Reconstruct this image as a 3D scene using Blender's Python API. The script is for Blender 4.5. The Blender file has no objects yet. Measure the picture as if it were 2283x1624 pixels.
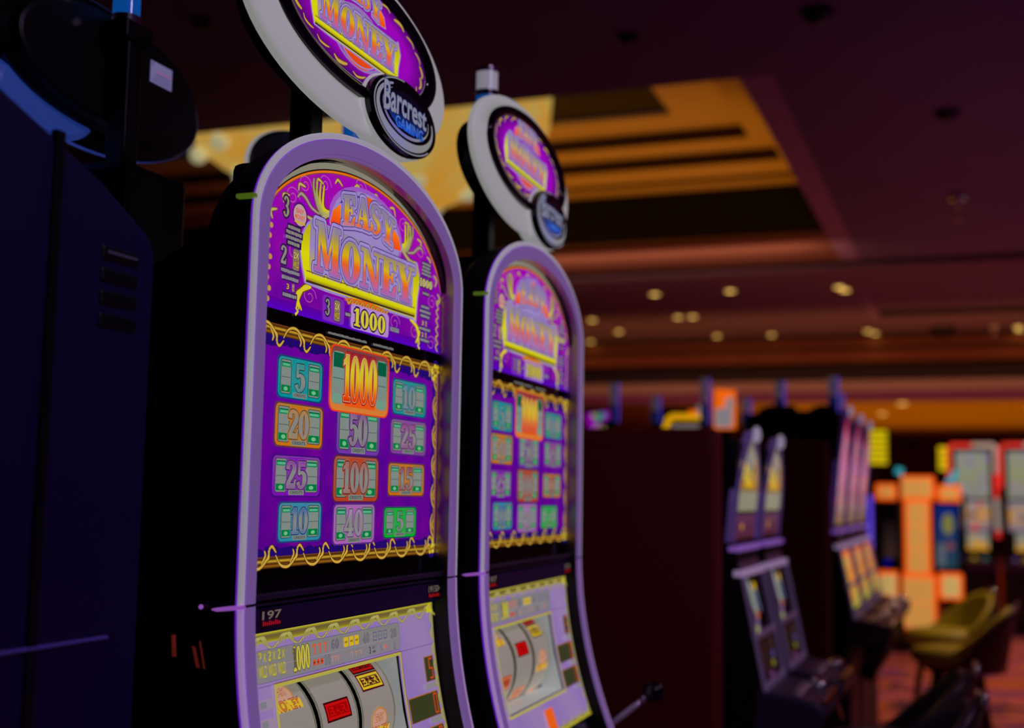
import bpy, bmesh, math, random
from mathutils import Vector, Matrix
from mathutils.geometry import tessellate_polygon
random.seed(7)
S = bpy.context.scene
COL = S.collection
PI = math.pi

# ------------------------------------------------------------------ camera, world, exposure
EYE = 1.45
cam = bpy.data.cameras.new('camera'); co = bpy.data.objects.new('camera', cam); COL.objects.link(co)
cam.sensor_width = 36; cam.lens = 2745.0 / 2283 * 36; cam.clip_start = 0.02; cam.clip_end = 200
p_, r_ = 0.106, 0.0167
F = Vector((0, math.cos(p_), math.sin(p_))); R0 = Vector((1, 0, 0)); U0 = R0.cross(F)
Rr = math.cos(r_) * R0 + math.sin(r_) * U0; Ur = -math.sin(r_) * R0 + math.cos(r_) * U0
m = Matrix((Rr, Ur, -F)).transposed().to_4x4(); m.translation = Vector((0, 0, EYE)); co.matrix_world = m
cam.dof.use_dof = True; cam.dof.focus_distance = 1.62; cam.dof.aperture_fstop = 2.6
S.camera = co
S.view_settings.view_transform = 'Standard'; S.view_settings.look = 'None'
S.view_settings.exposure = 0; S.view_settings.gamma = 1; S.view_settings.use_curve_mapping = False
w = bpy.data.worlds.new('world'); S.world = w; w.use_nodes = True
w.node_tree.nodes['Background'].inputs[0].default_value = (.35, .12, .9, 1)
w.node_tree.nodes['Background'].inputs[1].default_value = .012

# row frame: s runs along the bank of machines, n is the way their fronts face, h is height over eye level
AY = 0.3598
RV = Vector((math.sin(AY), math.cos(AY), 0)); NV = Vector((math.cos(AY), -math.sin(AY), 0)); OV = Vector((-.2988, 1.3996, 0))
def P3(s, n, h): return OV + RV * s + NV * n + Vector((0, 0, h + EYE))
FRONT = math.atan2(math.cos(AY), math.sin(AY))      # rotation that turns a thing's front (-Y) to +n

def lamp(name, kind, loc, energy, color, **k):
    l = bpy.data.lights.new(name, kind); l.energy = energy; l.color = color
    for a, b in k.items():
        if a != 'to': setattr(l, a, b)
    o = bpy.data.objects.new(name, l); COL.objects.link(o); o.location = loc
    if 'to' in k: o.rotation_euler = (Vector(k['to']) - Vector(loc)).to_track_quat('-Z', 'Y').to_euler()
    return o
# unseen fill lamps added over the aisle to light the machine fronts
lamp('aisle_fill', 'SPOT', P3(-.2, 2.3, 1.9), 48, (.70, .50, 1), spot_size=1.3, spot_blend=.6, shadow_soft_size=.12, to=P3(.8, 0, -.1))
lamp('aisle_fill', 'SPOT', P3(-.9, 1.9, 1.2), 1.2, (.12, .12, 1), spot_size=1.0, spot_blend=.6, shadow_soft_size=.12, to=P3(-.3, 0, .1))
lamp('aisle_fill', 'SPOT', P3(3.2, 2.9, 2.1), 30, (1, .55, .75), spot_size=1.3, spot_blend=.6, shadow_soft_size=.12, to=P3(2.9, .2, -.4))
# cove light inside the ceiling tray, shining up
o = lamp('cove_light', 'AREA', P3(8.2, -2.4, 2.25), 11, (1, .36, .004), shape='RECTANGLE', size=4.2, size_y=2.6)
o.rotation_euler = (PI, 0, FRONT + PI / 2)
# downlights over the carpet
for i, (s, n) in enumerate(((7.5, 1.9), (10.5, 1.4), (14.0, 2.2))):
    lamp('floor_downlight', 'SPOT', P3(s, n, 2.1), 170, (1, .56, .40), spot_size=1.9, spot_blend=.7, shadow_soft_size=.1, to=P3(s, n, -1))
# unseen lamps added near the floor to tint the ceiling violet
for s, n, e, c, sz in ((1.5, 2.6, 3.6, (.30, .03, .42), 2.5), (8.0, 3.6, 6.5, (.36, .015, .48), 2.0), (13, 0, 2.0, (.55, .05, .42), 3.0), (4.4, 3.6, 2.6, (.22, .03, .85), 2.0)):
    o = lamp('ceiling_fill', 'AREA', P3(s, n, -1.0), e, c, shape='SQUARE', size=sz); o.rotation_euler = (PI, 0, FRONT)

# ------------------------------------------------------------------ materials
def lin(c): return tuple(((x / 255) / 12.92 if x / 255 <= .04045 else ((x / 255 + .055) / 1.055) ** 2.4) for x in c[:3])
MATS = {}
def prin(name, col, rough=.5, metal=0, emit=None, es=1, coat=0, trans=0, noise=None):
    if name in MATS: return MATS[name]
    mt = bpy.data.materials.new(name); mt.use_nodes = True; MATS[name] = mt
    b = mt.node_tree.nodes['Principled BSDF']
    b.inputs['Base Color'].default_value = (*col, 1); b.inputs['Roughness'].default_value = rough; b.inputs['Metallic'].default_value = metal
    b.inputs['Coat Weight'].default_value = coat; b.inputs['Coat Roughness'].default_value = .1; b.inputs['Transmission Weight'].default_value = trans
    if emit: b.inputs['Emission Color'].default_value = (*emit, 1); b.inputs['Emission Strength'].default_value = es
    if noise:
        nt = mt.node_tree; n = nt.nodes.new('ShaderNodeTexNoise'); n.inputs['Scale'].default_value = noise[0]; n.inputs['Detail'].default_value = 3
        tc = nt.nodes.new('ShaderNodeTexCoord'); nt.links.new(tc.outputs['Object'], n.inputs['Vector'])
        r = nt.nodes.new('ShaderNodeValToRGB'); nt.links.new(n.outputs['Fac'], r.inputs['Fac'])
        r.color_ramp.elements[0].position = .3; r.color_ramp.elements[1].position = .7
        r.color_ramp.elements[0].color = (*noise[1], 1); r.color_ramp.elements[1].color = (*noise[2], 1)
        nt.links.new(r.outputs['Color'], b.inputs[noise[3] if len(noise) > 3 else 'Base Color'])
    return mt
def art_material():
    mt = bpy.data.materials.new('backlit_print'); mt.use_nodes = True
    nt = mt.node_tree; b = nt.nodes['Principled BSDF']; a = nt.nodes.new('ShaderNodeAttribute'); a.attribute_name = 'Col'
    b.inputs['Base Color'].default_value = (.004, .004, .004, 1); b.inputs['Roughness'].default_value = .12
    nt.links.new(a.outputs['Color'], b.inputs['Emission Color']); b.inputs['Emission Strength'].default_value = 1
    return mt
ART = art_material()
BLACK = prin('black_metal', (.0012, .001, .0014), .45)
GLOSSBLACK = prin('gloss_black', (.004, .003, .006), .12)
VIOLETBLACK = prin('satin_black_trim', (.05, .035, .09), .35)
FRAME = prin('silver_trim', (.50, .42, .60), .42, 0, emit=lin((92, 66, 122)), es=.9)  # silver trim; the violet light it catches is put in as glow
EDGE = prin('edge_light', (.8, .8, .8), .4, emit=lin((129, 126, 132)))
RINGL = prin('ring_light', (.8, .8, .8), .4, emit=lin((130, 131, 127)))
VFRINGE = prin('violet_fringe', (.4, .1, .6), .4, emit=lin((92, 26, 170)))  # violet fringe at the frame borders, put in as thin glowing strips
CHROME = prin('chrome', (.75, .72, .78), .12, 1)
DCHROME = prin('smoked_chrome', (.32, .26, .24), .22, 1)
ROOMBLACK = prin('black_paint', (.0006, .0005, .0008), .8)

# ------------------------------------------------------------------ mesh helpers
def link(name, me, parent=None, mats=()):
    o = bpy.data.objects.new(name, me); COL.objects.link(o)
    for mt in mats: me.materials.append(mt)
    if parent: o.parent = parent
    return o
def tag(o, label, cat, group=None, kind=None):
    o['label'] = label; o['category'] = cat
    if group: o['group'] = group
    if kind: o['kind'] = kind
    return o
def thing(name, loc, rz, label, cat, group=None):
    o = bpy.data.objects.new(name, None); COL.objects.link(o); o.location = loc; o.rotation_euler = (0, 0, rz); o.empty_display_size = .1
    return tag(o, label, cat, group)
def kids(o): return [c for c in bpy.data.objects if c.parent == o]
def dup(o, parent=None, skip=()):
    c = o.copy(); COL.objects.link(c); c.parent = parent
    for k in kids(o):
        if k.name.split('.')[0] not in skip: dup(k, c, skip)
    return c
class MB:
    def __init__(s): s.v = []; s.f = []; s.m = []
    def add(s, vs, fs, mi=0):
        b = len(s.v); s.v += [tuple(v) for v in vs]; s.f += [tuple(b + i for i in f) for f in fs]; s.m += [mi] * len(fs)
    def box(s, x0, x1, y0, y1, z0, z1, mi=0, M=None):
        vs = [Vector((x, y, z)) for z in (z0, z1) for y in (y0, y1) for x in (x0, x1)]
        if M: vs = [M @ v for v in vs]
        s.add(vs, [(0, 2, 3, 1), (4, 5, 7, 6), (0, 1, 5, 4), (2, 6, 7, 3), (0, 4, 6, 2), (1, 3, 7, 5)], mi)
    def grid(s, rows, mi=0, close=False):
        n = len(rows[0]); vs = [v for r in rows for v in r]; fs = []
        for i in range(len(rows) - 1):
            for j in range(n if close else n - 1):
                k = (j + 1) % n; fs.append((i * n + j, i * n + k, (i + 1) * n + k, (i + 1) * n + j))
        s.add(vs, fs, mi)
    def tube(s, pts, r, n=10, mi=0, caps=True):
        pts = [Vector(p) for p in pts]; rs = r if isinstance(r, (list, tuple)) else [r] * len(pts); rows = []
        for i, p in enumerate(pts):
            t = (pts[min(i + 1, len(pts) - 1)] - pts[max(i - 1, 0)]).normalized()
            a = t.cross(Vector((0, 0, 1)) if abs(t.z) < .9 else Vector((1, 0, 0))).normalized(); b = t.cross(a)
            rows.append([p + (a * math.cos(2 * PI * k / n) + b * math.sin(2 * PI * k / n)) * rs[i] for k in range(n)])
        s.grid(rows, mi, True)
        if caps: s.add(rows[0], [tuple(range(n))], mi); s.add(rows[-1], [tuple(range(n))[::-1]], mi)
    def lathe(s, prof, c=(0, 0, 0), n=24, mi=0, sx=1, sy=1):
        s.grid([[Vector((c[0] + r * math.cos(2 * PI * k / n) * sx, c[1] + r * math.sin(2 * PI * k / n) * sy, c[2] + z)) for k in range(n)] for r, z in prof], mi, True)
    def ball(s, c, r, n=16, mi=0, sc=(1, 1, 1)):
        s.grid([[Vector((c[0] + r * sc[0] * math.sin(PI * i / n) * math.cos(2 * PI * k / n), c[1] + r * sc[1] * math.sin(PI * i / n) * math.sin(2 * PI * k / n), c[2] + r * sc[2] * math.cos(PI * i / n))) for k in range(n)] for i in range(n + 1)], mi, True)
    def prism(s, poly, f0, f1, mi=0):
        """poly of 2D points; f0/f1 map them to the two end faces"""
        n = len(poly); tris = tessellate_polygon([[Vector((a, b, 0)) for a, b in poly]])
        A = [f0(*q) for q in poly]; B = [f1(*q) for q in poly]
        s.add(A + B, [tuple(t) for t in tris] + [tuple(n + i for i in t[::-1]) for t in tris] + [(i, (i + 1) % n, n + (i + 1) % n, n + i) for i in range(n)], mi)
    def build(s, name, mats, parent=None, bevel=0, smooth=False, weld=False):
        me = bpy.data.meshes.new(name); me.from_pydata([tuple(v) for v in s.v], [], s.f); 
        for i, p in enumerate(me.polygons): p.material_index = s.m[i]; p.use_smooth = smooth
        bm = bmesh.new(); bm.from_mesh(me)
        if weld or bevel or smooth: bmesh.ops.remove_doubles(bm, verts=bm.verts, dist=1e-6)
        bmesh.ops.recalc_face_normals(bm, faces=bm.faces)
        bm.to_mesh(me); bm.free()
        o = link(name, me, parent, mats if isinstance(mats, (list, tuple)) else [mats])
        if bevel:
            b = o.modifiers.new('bevel', 'BEVEL'); b.width = bevel; b.segments = 2; b.limit_method = 'ANGLE'
        return o
def rbox(x0, x1, y0, y1, z0, z1, name, mat, parent, bevel=.004):
    b = MB(); b.box(x0, x1, y0, y1, z0, z1); return b.build(name, mat, parent, bevel)

# ------------------------------------------------------------------ printed artwork: coloured shapes laid on a panel
def mix(a, b, t): return tuple(x + (y - x) * t for x, y in zip(a, b))
def grad(y0, y1, *cs):
    def f(x, y):
        t = max(0, min(.9999, (y - y0) / (y1 - y0))) * (len(cs) - 1); i = int(t); return mix(cs[i], cs[i + 1], t - i)
    return f
def catmull(pts, k=6):
    out = []
    for i in range(len(pts) - 1):
        a = pts[max(i - 1, 0)]; b = pts[i]; c = pts[i + 1]; d = pts[min(i + 2, len(pts) - 1)]
        for j in range(k):
            t = j / k
            out.append(tuple(.5 * (2 * b[q] + (c[q] - a[q]) * t + (2 * a[q] - 5 * b[q] + 4 * c[q] - d[q]) * t * t + (3 * b[q] - a[q] - 3 * c[q] + d[q]) * t ** 3) for q in range(len(b))))
    return out + [tuple(pts[-1])]
class Art:
    STEP = 2.5e-5
    def __init__(s, mp): s.mp = mp; s.v = []; s.f = []; s.c = []; s.l = 0; s.top = 0
    def up(s): s.l += 1; s.top = max(s.top, s.l); return s
    def settle(s): s.l = s.top; return s
    def add(s, pts, fs, col):
        b = len(s.v)
        for x, y in pts:
            s.v.append(s.mp(x, y, s.l * s.STEP)); s.c.append(lin(col(x, y) if callable(col) else col))
        s.f += [tuple(b + i for i in f) for f in fs]
    def poly(s, pts, col): s.add(pts, [tuple(t) for t in tessellate_polygon([[Vector((a, b, 0)) for a, b in pts]])], col)
    def rect(s, x0, y0, x1, y1, col, nx=1, ny=1):
        pts = [(x0 + (x1 - x0) * i / nx, y0 + (y1 - y0) * j / ny) for j in range(ny + 1) for i in range(nx + 1)]
        s.add(pts, [(j * (nx + 1) + i, j * (nx + 1) + i + 1, (j + 1) * (nx + 1) + i + 1, (j + 1) * (nx + 1) + i) for j in range(ny) for i in range(nx)], col)
    def rrect(s, x0, y0, x1, y1, r, col):
        pts = []
        for cx, cy, a0 in ((x1 - r, y1 - r, 0), (x0 + r, y1 - r, 90), (x0 + r, y0 + r, 180), (x1 - r, y0 + r, 270)):
            pts += [(cx + r * math.cos(math.radians(a0 + k * 22.5)), cy + r * math.sin(math.radians(a0 + k * 22.5))) for k in range(5)]
        s.poly(pts, col)
    def ellipse(s, cx, cy, rx, ry, col, n=28, rings=1):
        pts = [(cx, cy)]
        for q in range(1, rings + 1): pts += [(cx + rx * q / rings * math.cos(2 * PI * k / n), cy + ry * q / rings * math.sin(2 * PI * k / n)) for k in range(n)]
        fs = [(0, 1 + k, 1 + (k + 1) % n) for k in range(n)]
        for q in range(rings - 1): fs += [(1 + q * n + k, 1 + q * n + (k + 1) % n, 1 + (q + 1) * n + (k + 1) % n, 1 + (q + 1) * n + k) for k in range(n)]
        s.add(pts, fs, col)
    def ring(s, cx, cy, rx, ry, wx, col, a0=0, a1=360, n=40, wy=None):
        wy = wx if wy is None else wy
        pts = []
        for k in range(n + 1):
            a = math.radians(a0 + (a1 - a0) * k / n); pts += [(cx + rx * math.cos(a), cy + ry * math.sin(a)), (cx + (rx - wx) * math.cos(a), cy + (ry - wy) * math.sin(a))]
        s.add(pts, [(2 * k, 2 * k + 2, 2 * k + 3, 2 * k + 1) for k in range(n)], col)
    def stroke(s, pts, w, col, caps=True):
        ws = w if isinstance(w, (list, tuple)) else [w] * len(pts); L = []
        for i, (x, y) in enumerate(pts):
            a = pts[max(i - 1, 0)]; b = pts[min(i + 1, len(pts) - 1)]; dx, dy = b[0] - a[0], b[1] - a[1]; d = math.hypot(dx, dy) or 1
            nx, ny = -dy / d * ws[i] / 2, dx / d * ws[i] / 2; L += [(x + nx, y + ny), (x - nx, y - ny)]
        s.add(L, [(2 * k, 2 * k + 1, 2 * k + 3, 2 * k + 2) for k in range(len(pts) - 1)], col)
        if caps:
            for q in (0, -1):
                if ws[q] > 0: s.ellipse(*pts[q], ws[q] / 2, ws[q] / 2, col, 8)
    def edge(s, pts, w, col):
        for i in range(len(pts)):
            a, b = pts[i], pts[(i + 1) % len(pts)]; s.stroke([a, b], w, col)
    def build(s, name, parent, mat=None):
        me = bpy.data.meshes.new(name); me.from_pydata([tuple(v) for v in s.v], [], s.f)
        at = me.color_attributes.new('Col', 'FLOAT_COLOR', 'POINT')
        at.data.foreach_set('color', [q for c in s.c for q in (*c, 1)])
        return link(name, me, parent, [mat or ART])
    # ---- condensed slab-serif letters
    def serif(s, text, x, y, h, sx, col, outlines=(), arc=None, gap=.05):
        """text with left baseline (x, y); h = height; sx = width of a unit"""
        items = []
        for ch in text:
            if ch == ' ': x += .3 * sx; continue
            wd, pcs = GLYPH[ch]
            items.append((x, pcs)); x += (wd + gap) * sx
        def tr(x0, q):
            a, b = x0 + q[0] * sx, y + q[1] * h
            if arc: b += arc(a)
            return (a, b)
        for o, c in list(outlines) + [(0, col)]:
            s.up()
            for x0, pcs in items:
                for pc in pcs:
                    if pc[0] == 'P':
                        pts = [tr(x0, q) for q in pc[1]]
                        if o == 0:
                            if len(pts) == 4:
                                g = []
                                for j in range(7):
                                    t = j / 6; g += [mix(pts[0], pts[3], t), mix(pts[1], pts[2], t)]
                                s.add(g, [(2 * j, 2 * j + 1, 2 * j + 3, 2 * j + 2) for j in range(6)], c)
                            else: s.poly(pts, c)
                        else:
                            s.poly(pts, c); s.edge(pts, 2 * o, c)
                    else:
                        Lp, Rp = band(pc[1], pc[2]); Lp = [tr(x0, q) for q in Lp]; Rp = [tr(x0, q) for q in Rp]; g = []
                        for i in range(len(Lp)):
                            d = (Lp[i][0] - Rp[i][0], Lp[i][1] - Rp[i][1]); k = (math.hypot(*d) or 1e-9)
                            e = (d[0] / k * o, d[1] / k * o); g += [(Lp[i][0] + e[0], Lp[i][1] + e[1]), (Rp[i][0] - e[0], Rp[i][1] - e[1])]
                        s.add(g, [(2 * j, 2 * j + 1, 2 * j + 3, 2 * j + 2) for j in range(len(Lp) - 1)], c)
                        if o:
                            for q in (0, -1):
                                s.stroke([Lp[q], Rp[q]], 2 * o, c)
        return x
    # ---- plain lettering
    def text(s, body, cx, cy, h, wmax, col, outline=(), tr=None):
        V, Fc, E, bb = font_mesh(body); x0, x1, y0, y1 = bb; k = h / (y1 - y0); kx = wmax / (x1 - x0)
        def T(q):
            a = ((q[0] - (x0 + x1) / 2) * kx, (q[1] - (y0 + y1) / 2) * k)
            if tr: a = tr(*a)
            return (cx + a[0], cy + a[1])
        pts = [T(q) for q in V]
        for o, c in outline:
            s.up(); s.add(pts, Fc, c)
            for a, b in E: s.stroke([pts[a], pts[b]], 2 * o, c)
        s.up(); s.add(pts, Fc, col)
    def lines(s, cx, cy, wd, n, dz, h, col, outline, oc):
        """rows of lettering too small to read"""
        base = s.l
        for pas in (0, 1):
            s.up(); rnd = random.Random(int(cx * 1e4) + n)
            for i in range(n):
                ww = wd * rnd.uniform(.65, 1); y = cy - i * dz
                if pas == 0: s.rect(cx - ww / 2 - outline, y - h / 2 - outline, cx + ww / 2 + outline, y + h / 2 + outline, oc)
                else:
                    x = cx - ww / 2
                    while x < cx + ww / 2:
                        k = rnd.uniform(.5, 1.3) * h; s.rect(x, y - h / 2 * rnd.uniform(.7, 1), min(x + k, cx + ww / 2), y + h / 2 * rnd.uniform(.8, 1), col); x += k + h * .12
        s.l = base
FM = {}
def font_mesh(body):
    if body not in FM:
        c = bpy.data.curves.new('lettering', 'FONT'); c.body = body; c.resolution_u = 3; c.offset = .015
        o = bpy.data.objects.new('lettering', c); COL.objects.link(o); dg = bpy.context.evaluated_depsgraph_get()
        me = bpy.data.meshes.new_from_object(o.evaluated_get(dg))
        V = [(v.co.x, v.co.y) for v in me.vertices]; Fc = [tuple(p.vertices) for p in me.polygons]; cnt = {}
        for f in Fc:
            for i in range(len(f)):
                e = tuple(sorted((f[i], f[(i + 1) % len(f)]))); cnt[e] = cnt.get(e, 0) + 1
        E = [e for e, k in cnt.items() if k == 1]
        bpy.data.objects.remove(o); bpy.data.curves.remove(c); bpy.data.meshes.remove(me)
        xs = [v[0] for v in V]; ys = [v[1] for v in V]; FM[body] = (V, Fc, E, (min(xs), max(xs), min(ys), max(ys)))
    return FM[body]
def band(pts, ws):
    Lp = []; Rp = []
    for i, (x, y) in enumerate(pts):
        a = pts[max(i - 1, 0)]; b = pts[min(i + 1, len(pts) - 1)]; dx, dy = b[0] - a[0], b[1] - a[1]; d = math.hypot(dx, dy) or 1
        nx, ny = -dy / d * ws[i] / 2, dx / d * ws[i] / 2; Lp.append((x + nx, y + ny)); Rp.append((x - nx, y - ny))
    return Lp, Rp
def B(x0, y0, x1, y1): return ('P', [(x0, y0), (x1, y0), (x1, y1), (x0, y1)])
def Q(*p): return ('P', list(p))
def Bd(pts, ws, k=4):
    c = catmull([(*q, w_) for q, w_ in zip(pts, ws)], k); return ('B', [q[:2] for q in c], [q[2] for q in c])
def O_(w_, t, tt):
    cx = w_ / 2; pts = []; ws = []
    for k in range(29):
        a = 2 * PI * k / 28; co_, si = math.cos(a), math.sin(a)
        th = t * abs(co_) ** 1.2 + tt * (1 - abs(co_) ** 1.2); pts.append((cx + (w_ / 2 - t / 2) * co_, .5 + (.5 - tt / 2) * si)); ws.append(th)
    return ('B', pts, ws)
T1, T2 = .24, .09
GLYPH = {
 'E': (.66, [B(.08, .09, .08 + T1, .91), B(0, 0, .62, .09), B(0, .91, .62, 1), B(.32, .46, .48, .54), B(.42, .36, .5, .64), Q((.5, .74), (.62, .68), (.62, .91), (.44, .91)), Q((.44, .09), (.62, .09), (.64, .33), (.54, .27))]),
 'M': (1.02, [B(.12, .09, .2, .91), Q((.40, .1), (.54, .1), (.32, 1), (.08, 1)), Q((.42, .1), (.5, .1), (.76, 1), (.68, 1)), B(.66, .09, .66 + T1, .91), B(0, 0, .32, .09), B(.58, 0, .98, .09), B(0, .91, .28, 1), B(.68, .91, .98, 1)]),
 'O': (.72, [O_(.7, .25, .08)]),
 'N': (.86, [B(.12, .09, .2, .91), Q((.56, 0), (.74, 0), (.30, 1), (.04, 1)), B(.64, .09, .72, .91), B(0, 0, .32, .09), B(0, .91, .26, 1), B(.52, .91, .84, 1)]),
 'Y': (.8, [Q((.28, .42), (.52, .42), (.32, .93), (.06, .93)), Q((.44, .45), (.52, .45), (.68, .93), (.6, .93)), B(.28, .09, .28 + T1, .46), B(.16, 0, .64, .09), B(0, .91, .4, 1), B(.5, .91, .8, 1)]),
 'A': (.78, [Q((.1, .05), (.18, .05), (.38, 1), (.30, 1)), Q((.44, .05), (.7, .05), (.46, 1), (.28, 1)), B(.18, .28, .55, .36), B(0, 0, .3, .09), B(.38, 0, .78, .09)]),
 'S': (.6, [Bd([(.5, .74), (.42, .92), (.27, .95), (.13, .85), (.12, .68), (.28, .54), (.44, .42), (.46, .22), (.34, .06), (.18, .05), (.08, .26)], [.12, .09, .1, .17, .2, .22, .2, .17, .1, .09, .12]), B(.5, .68, .56, .96), B(.02, .04, .08, .34)]),
 '0': (.56, [O_(.54, .2, .08)]),
 '1': (.42, [B(.12, .08, .32, 1), B(.02, 0, .42, .1), Q((.0, .76), (.14, .84), (.2, 1), (.02, .86))]),
 '2': (.54, [Bd([(.1, .72), (.14, .9), (.28, .95), (.42, .85), (.42, .66), (.28, .42), (.1, .14)], [.18, .14, .1, .17, .19, .17, .13]), B(.04, 0, .5, .17), Q((.42, .17), (.5, .17), (.52, .34), (.46, .3))]),
 '3': (.52, [Bd([(.1, .78), (.18, .93), (.32, .93), (.41, .78), (.36, .6), (.22, .53)], [.16, .11, .12, .18, .15, .08]), Bd([(.22, .53), (.38, .44), (.42, .25), (.32, .06), (.17, .06), (.09, .22)], [.08, .16, .19, .12, .11, .16])]),
 '4': (.58, [B(.28, .1, .46, 1), Q((.0, .24), (.08, .24), (.46, 1), (.34, 1)), B(.0, .2, .56, .31), B(.2, 0, .54, .09)]),
 '5': (.52, [Q((.08, .52), (.17, .52), (.2, 1), (.08, 1)), B(.08, .84, .46, 1), Bd([(.12, .52), (.26, .6), (.4, .5), (.42, .26), (.32, .07), (.17, .05), (.08, .22)], [.08, .1, .18, .2, .12, .1, .16])]),
 '6': (.54, [Bd([(.42, .84), (.30, .95), (.16, .82), (.11, .5), (.12, .22), (.24, .06), (.38, .1), (.43, .3), (.36, .5), (.22, .5), (.12, .36)], [.13, .09, .15, .2, .2, .12, .14, .18, .12, .08, .06])]),
 '7': (.5, [B(.02, .84, .48, 1), Q((.14, 0), (.32, 0), (.48, .88), (.36, .88)), B(.02, .7, .1, .95)]),
 '=': (.5, [B(.05, .58, .42, .7), B(.05, .32, .42, .44)]),
}
# colours as the print shows them lit
CW = (129, 129, 127); LAV = (150, 130, 190); PUR = (148, 4, 186); DPUR = (84, 0, 150); NAVY = (24, 8, 84); YEL = (208, 204, 4); GOLD = (196, 160, 36); DGOLD = (92, 58, 6)
ORG = (226, 92, 14); CREAM = (150, 138, 104); RED = (190, 10, 10); TEAL = (0, 140, 148); GRN = (0, 128, 66); LTEAL = (122, 136, 128)
BLK = (2, 1, 3)

def scroll(a, pts, w_, c=GOLD, dark=DGOLD):
    q = catmull(pts, 7); n = len(q); ws = [w_ * (.25 + .75 * math.sin(PI * (.12 + .8 * i / n))) for i in range(n)]
    base = a.l; a.up(); a.stroke(q, [x * 1.7 for x in ws], dark); a.up(); a.stroke(q, ws, c); a.l = base
def logo(a, ox, oz, k, sharp=True):
    """EASY MONEY on its scroll; (ox, oz) is the left end of the bar's middle, k the scale (1 = top glass)"""
    X = lambda u: ox + (u - .160) * k
    Z = lambda z: oz + (z - .277) * k
    a.settle(); a.up()
    if k > .9:
        a.ellipse(X(.325), Z(.368), .112 * k, .058 * k, (150, 84, 188), rings=1); a.up(); a.ellipse(X(.325), Z(.366), .104 * k, .054 * k, LAV); a.up(); a.ring(X(.325), Z(.366), .096 * k, .048 * k, .003 * k, (70, 50, 150), 10, 170)
    else:
        a.ellipse(X(.325), Z(.30), .11 * k, .06 * k, (142, 110, 176)); a.up(); a.ellipse(X(.325), Z(.298), .1 * k, .052 * k, PUR)
        a.up(); a.ellipse(X(.325), Z(.29), .075 * k, .047 * k, (222, 70, 16)); a.up(); a.ring(X(.325), Z(.296), .088 * k, .05 * k, .003 * k, LAV, 190, 350)
    # orange fans
    for pts in (((.217, .357), (.224, .376), (.244, .388), (.247, .356)), ((.393, .358), (.402, .390), (.425, .379), (.434, .360))):
        a.up(); P = [(X(u), Z(z)) for u, z in pts]; a.edge(P, .004 * k, LAV); a.up(); a.poly(P, grad(Z(.355), Z(.39), (235, 60, 10), (240, 130, 20)))
    a.up(); a.poly([(X(.30), Z(.385)), (X(.352), Z(.385)), (X(.34), Z(.416)), (X(.312), Z(.416))], (225, 90, 10))
    # scroll paper
    a.up()
    P = [(.158, .34), (.147, .325), (.143, .305), (.150, .285), (.158, .268), (.21, .266), (.484, .266), (.490, .262), (.494, .30), (.502, .328), (.490, .350), (.478, .340), (.40, .345), (.25, .345), (.175, .352)]
    P = [(X(u), Z(z)) for u, z in P]; a.edge(P, .007 * k, LAV); a.up(); a.poly(P, grad(Z(.26), Z(.35), (206, 200, 4), (214, 208, 6), (170, 160, 10)))
    a.up(); a.rect(X(.165), Z(.281), X(.478), Z(.35), grad(Z(.28), Z(.35), (200, 190, 10), LAV, (140, 130, 150)), 1, 4)
    # lettering
    ea = lambda x: .010 * k * (1 - ((x - X(.325)) / (.08 * k)) ** 2)
    g1 = grad(Z(.360), Z(.408), (176, 130, 186), (224, 96, 30), (206, 170, 20), (138, 128, 140), (130, 120, 150))
    g2 = grad(Z(.285), Z(.346), (150, 100, 190), (205, 90, 120), (226, 96, 26), (214, 176, 14), (170, 150, 60), (138, 126, 150))
    n = .0022 * k
    a.serif('EASY', X(.250), Z(.359), .042 * k, .0555 * k, g1, [(n * 3.2, (60, 30, 110)), (n * 2.6, LAV), (n * .9, (62, 30, 120)), (n * .5, (140, 120, 160))], arc=ea, gap=.02)
    # money: big first letter
    ol = [(n * 3.6, (58, 30, 110)), (n * 3.0, LAV), (n * .9, (62, 30, 120)), (n * .5, (140, 120, 160))]
    a.serif('M', X(.178), Z(.286), .066 * k, .070 * k, g2, ol)
    a.serif('ONEY', X(.251), Z(.286), .056 * k, .0765 * k, g2, ol, gap=-.01)
    a.up(); a.rect(X(.158), Z(.270), X(.486), Z(.280), grad(Z(.27), Z(.28), (150, 130, 20), YEL, (214, 206, 30)), 1, 4)
    a.up(); a.rect(X(.158), Z(.267), X(.486), Z(.270), (60, 40, 30)); a.rect(X(.158), Z(.281), X(.486), Z(.2825), (110, 90, 30))
def wild(a, x, z, h):
    base = a.l
    a.rrect(x - h * .30, z - h * .5, x + h * .30, z + h * .5, h * .14, (84, 36, 120)); a.up(); a.rrect(x - h * .26, z - h * .45, x + h * .26, z + h * .45, h * .12, (132, 116, 90))
    a.text('2X', x, z + h * .19, h * .28, h * .42, (214, 196, 120), [(h * .02, (70, 40, 20))]); a.text('WILD', x, z - h * .2, h * .26, h * .46, (206, 180, 70), [(h * .02, (70, 40, 20))]); a.l = base

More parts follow.
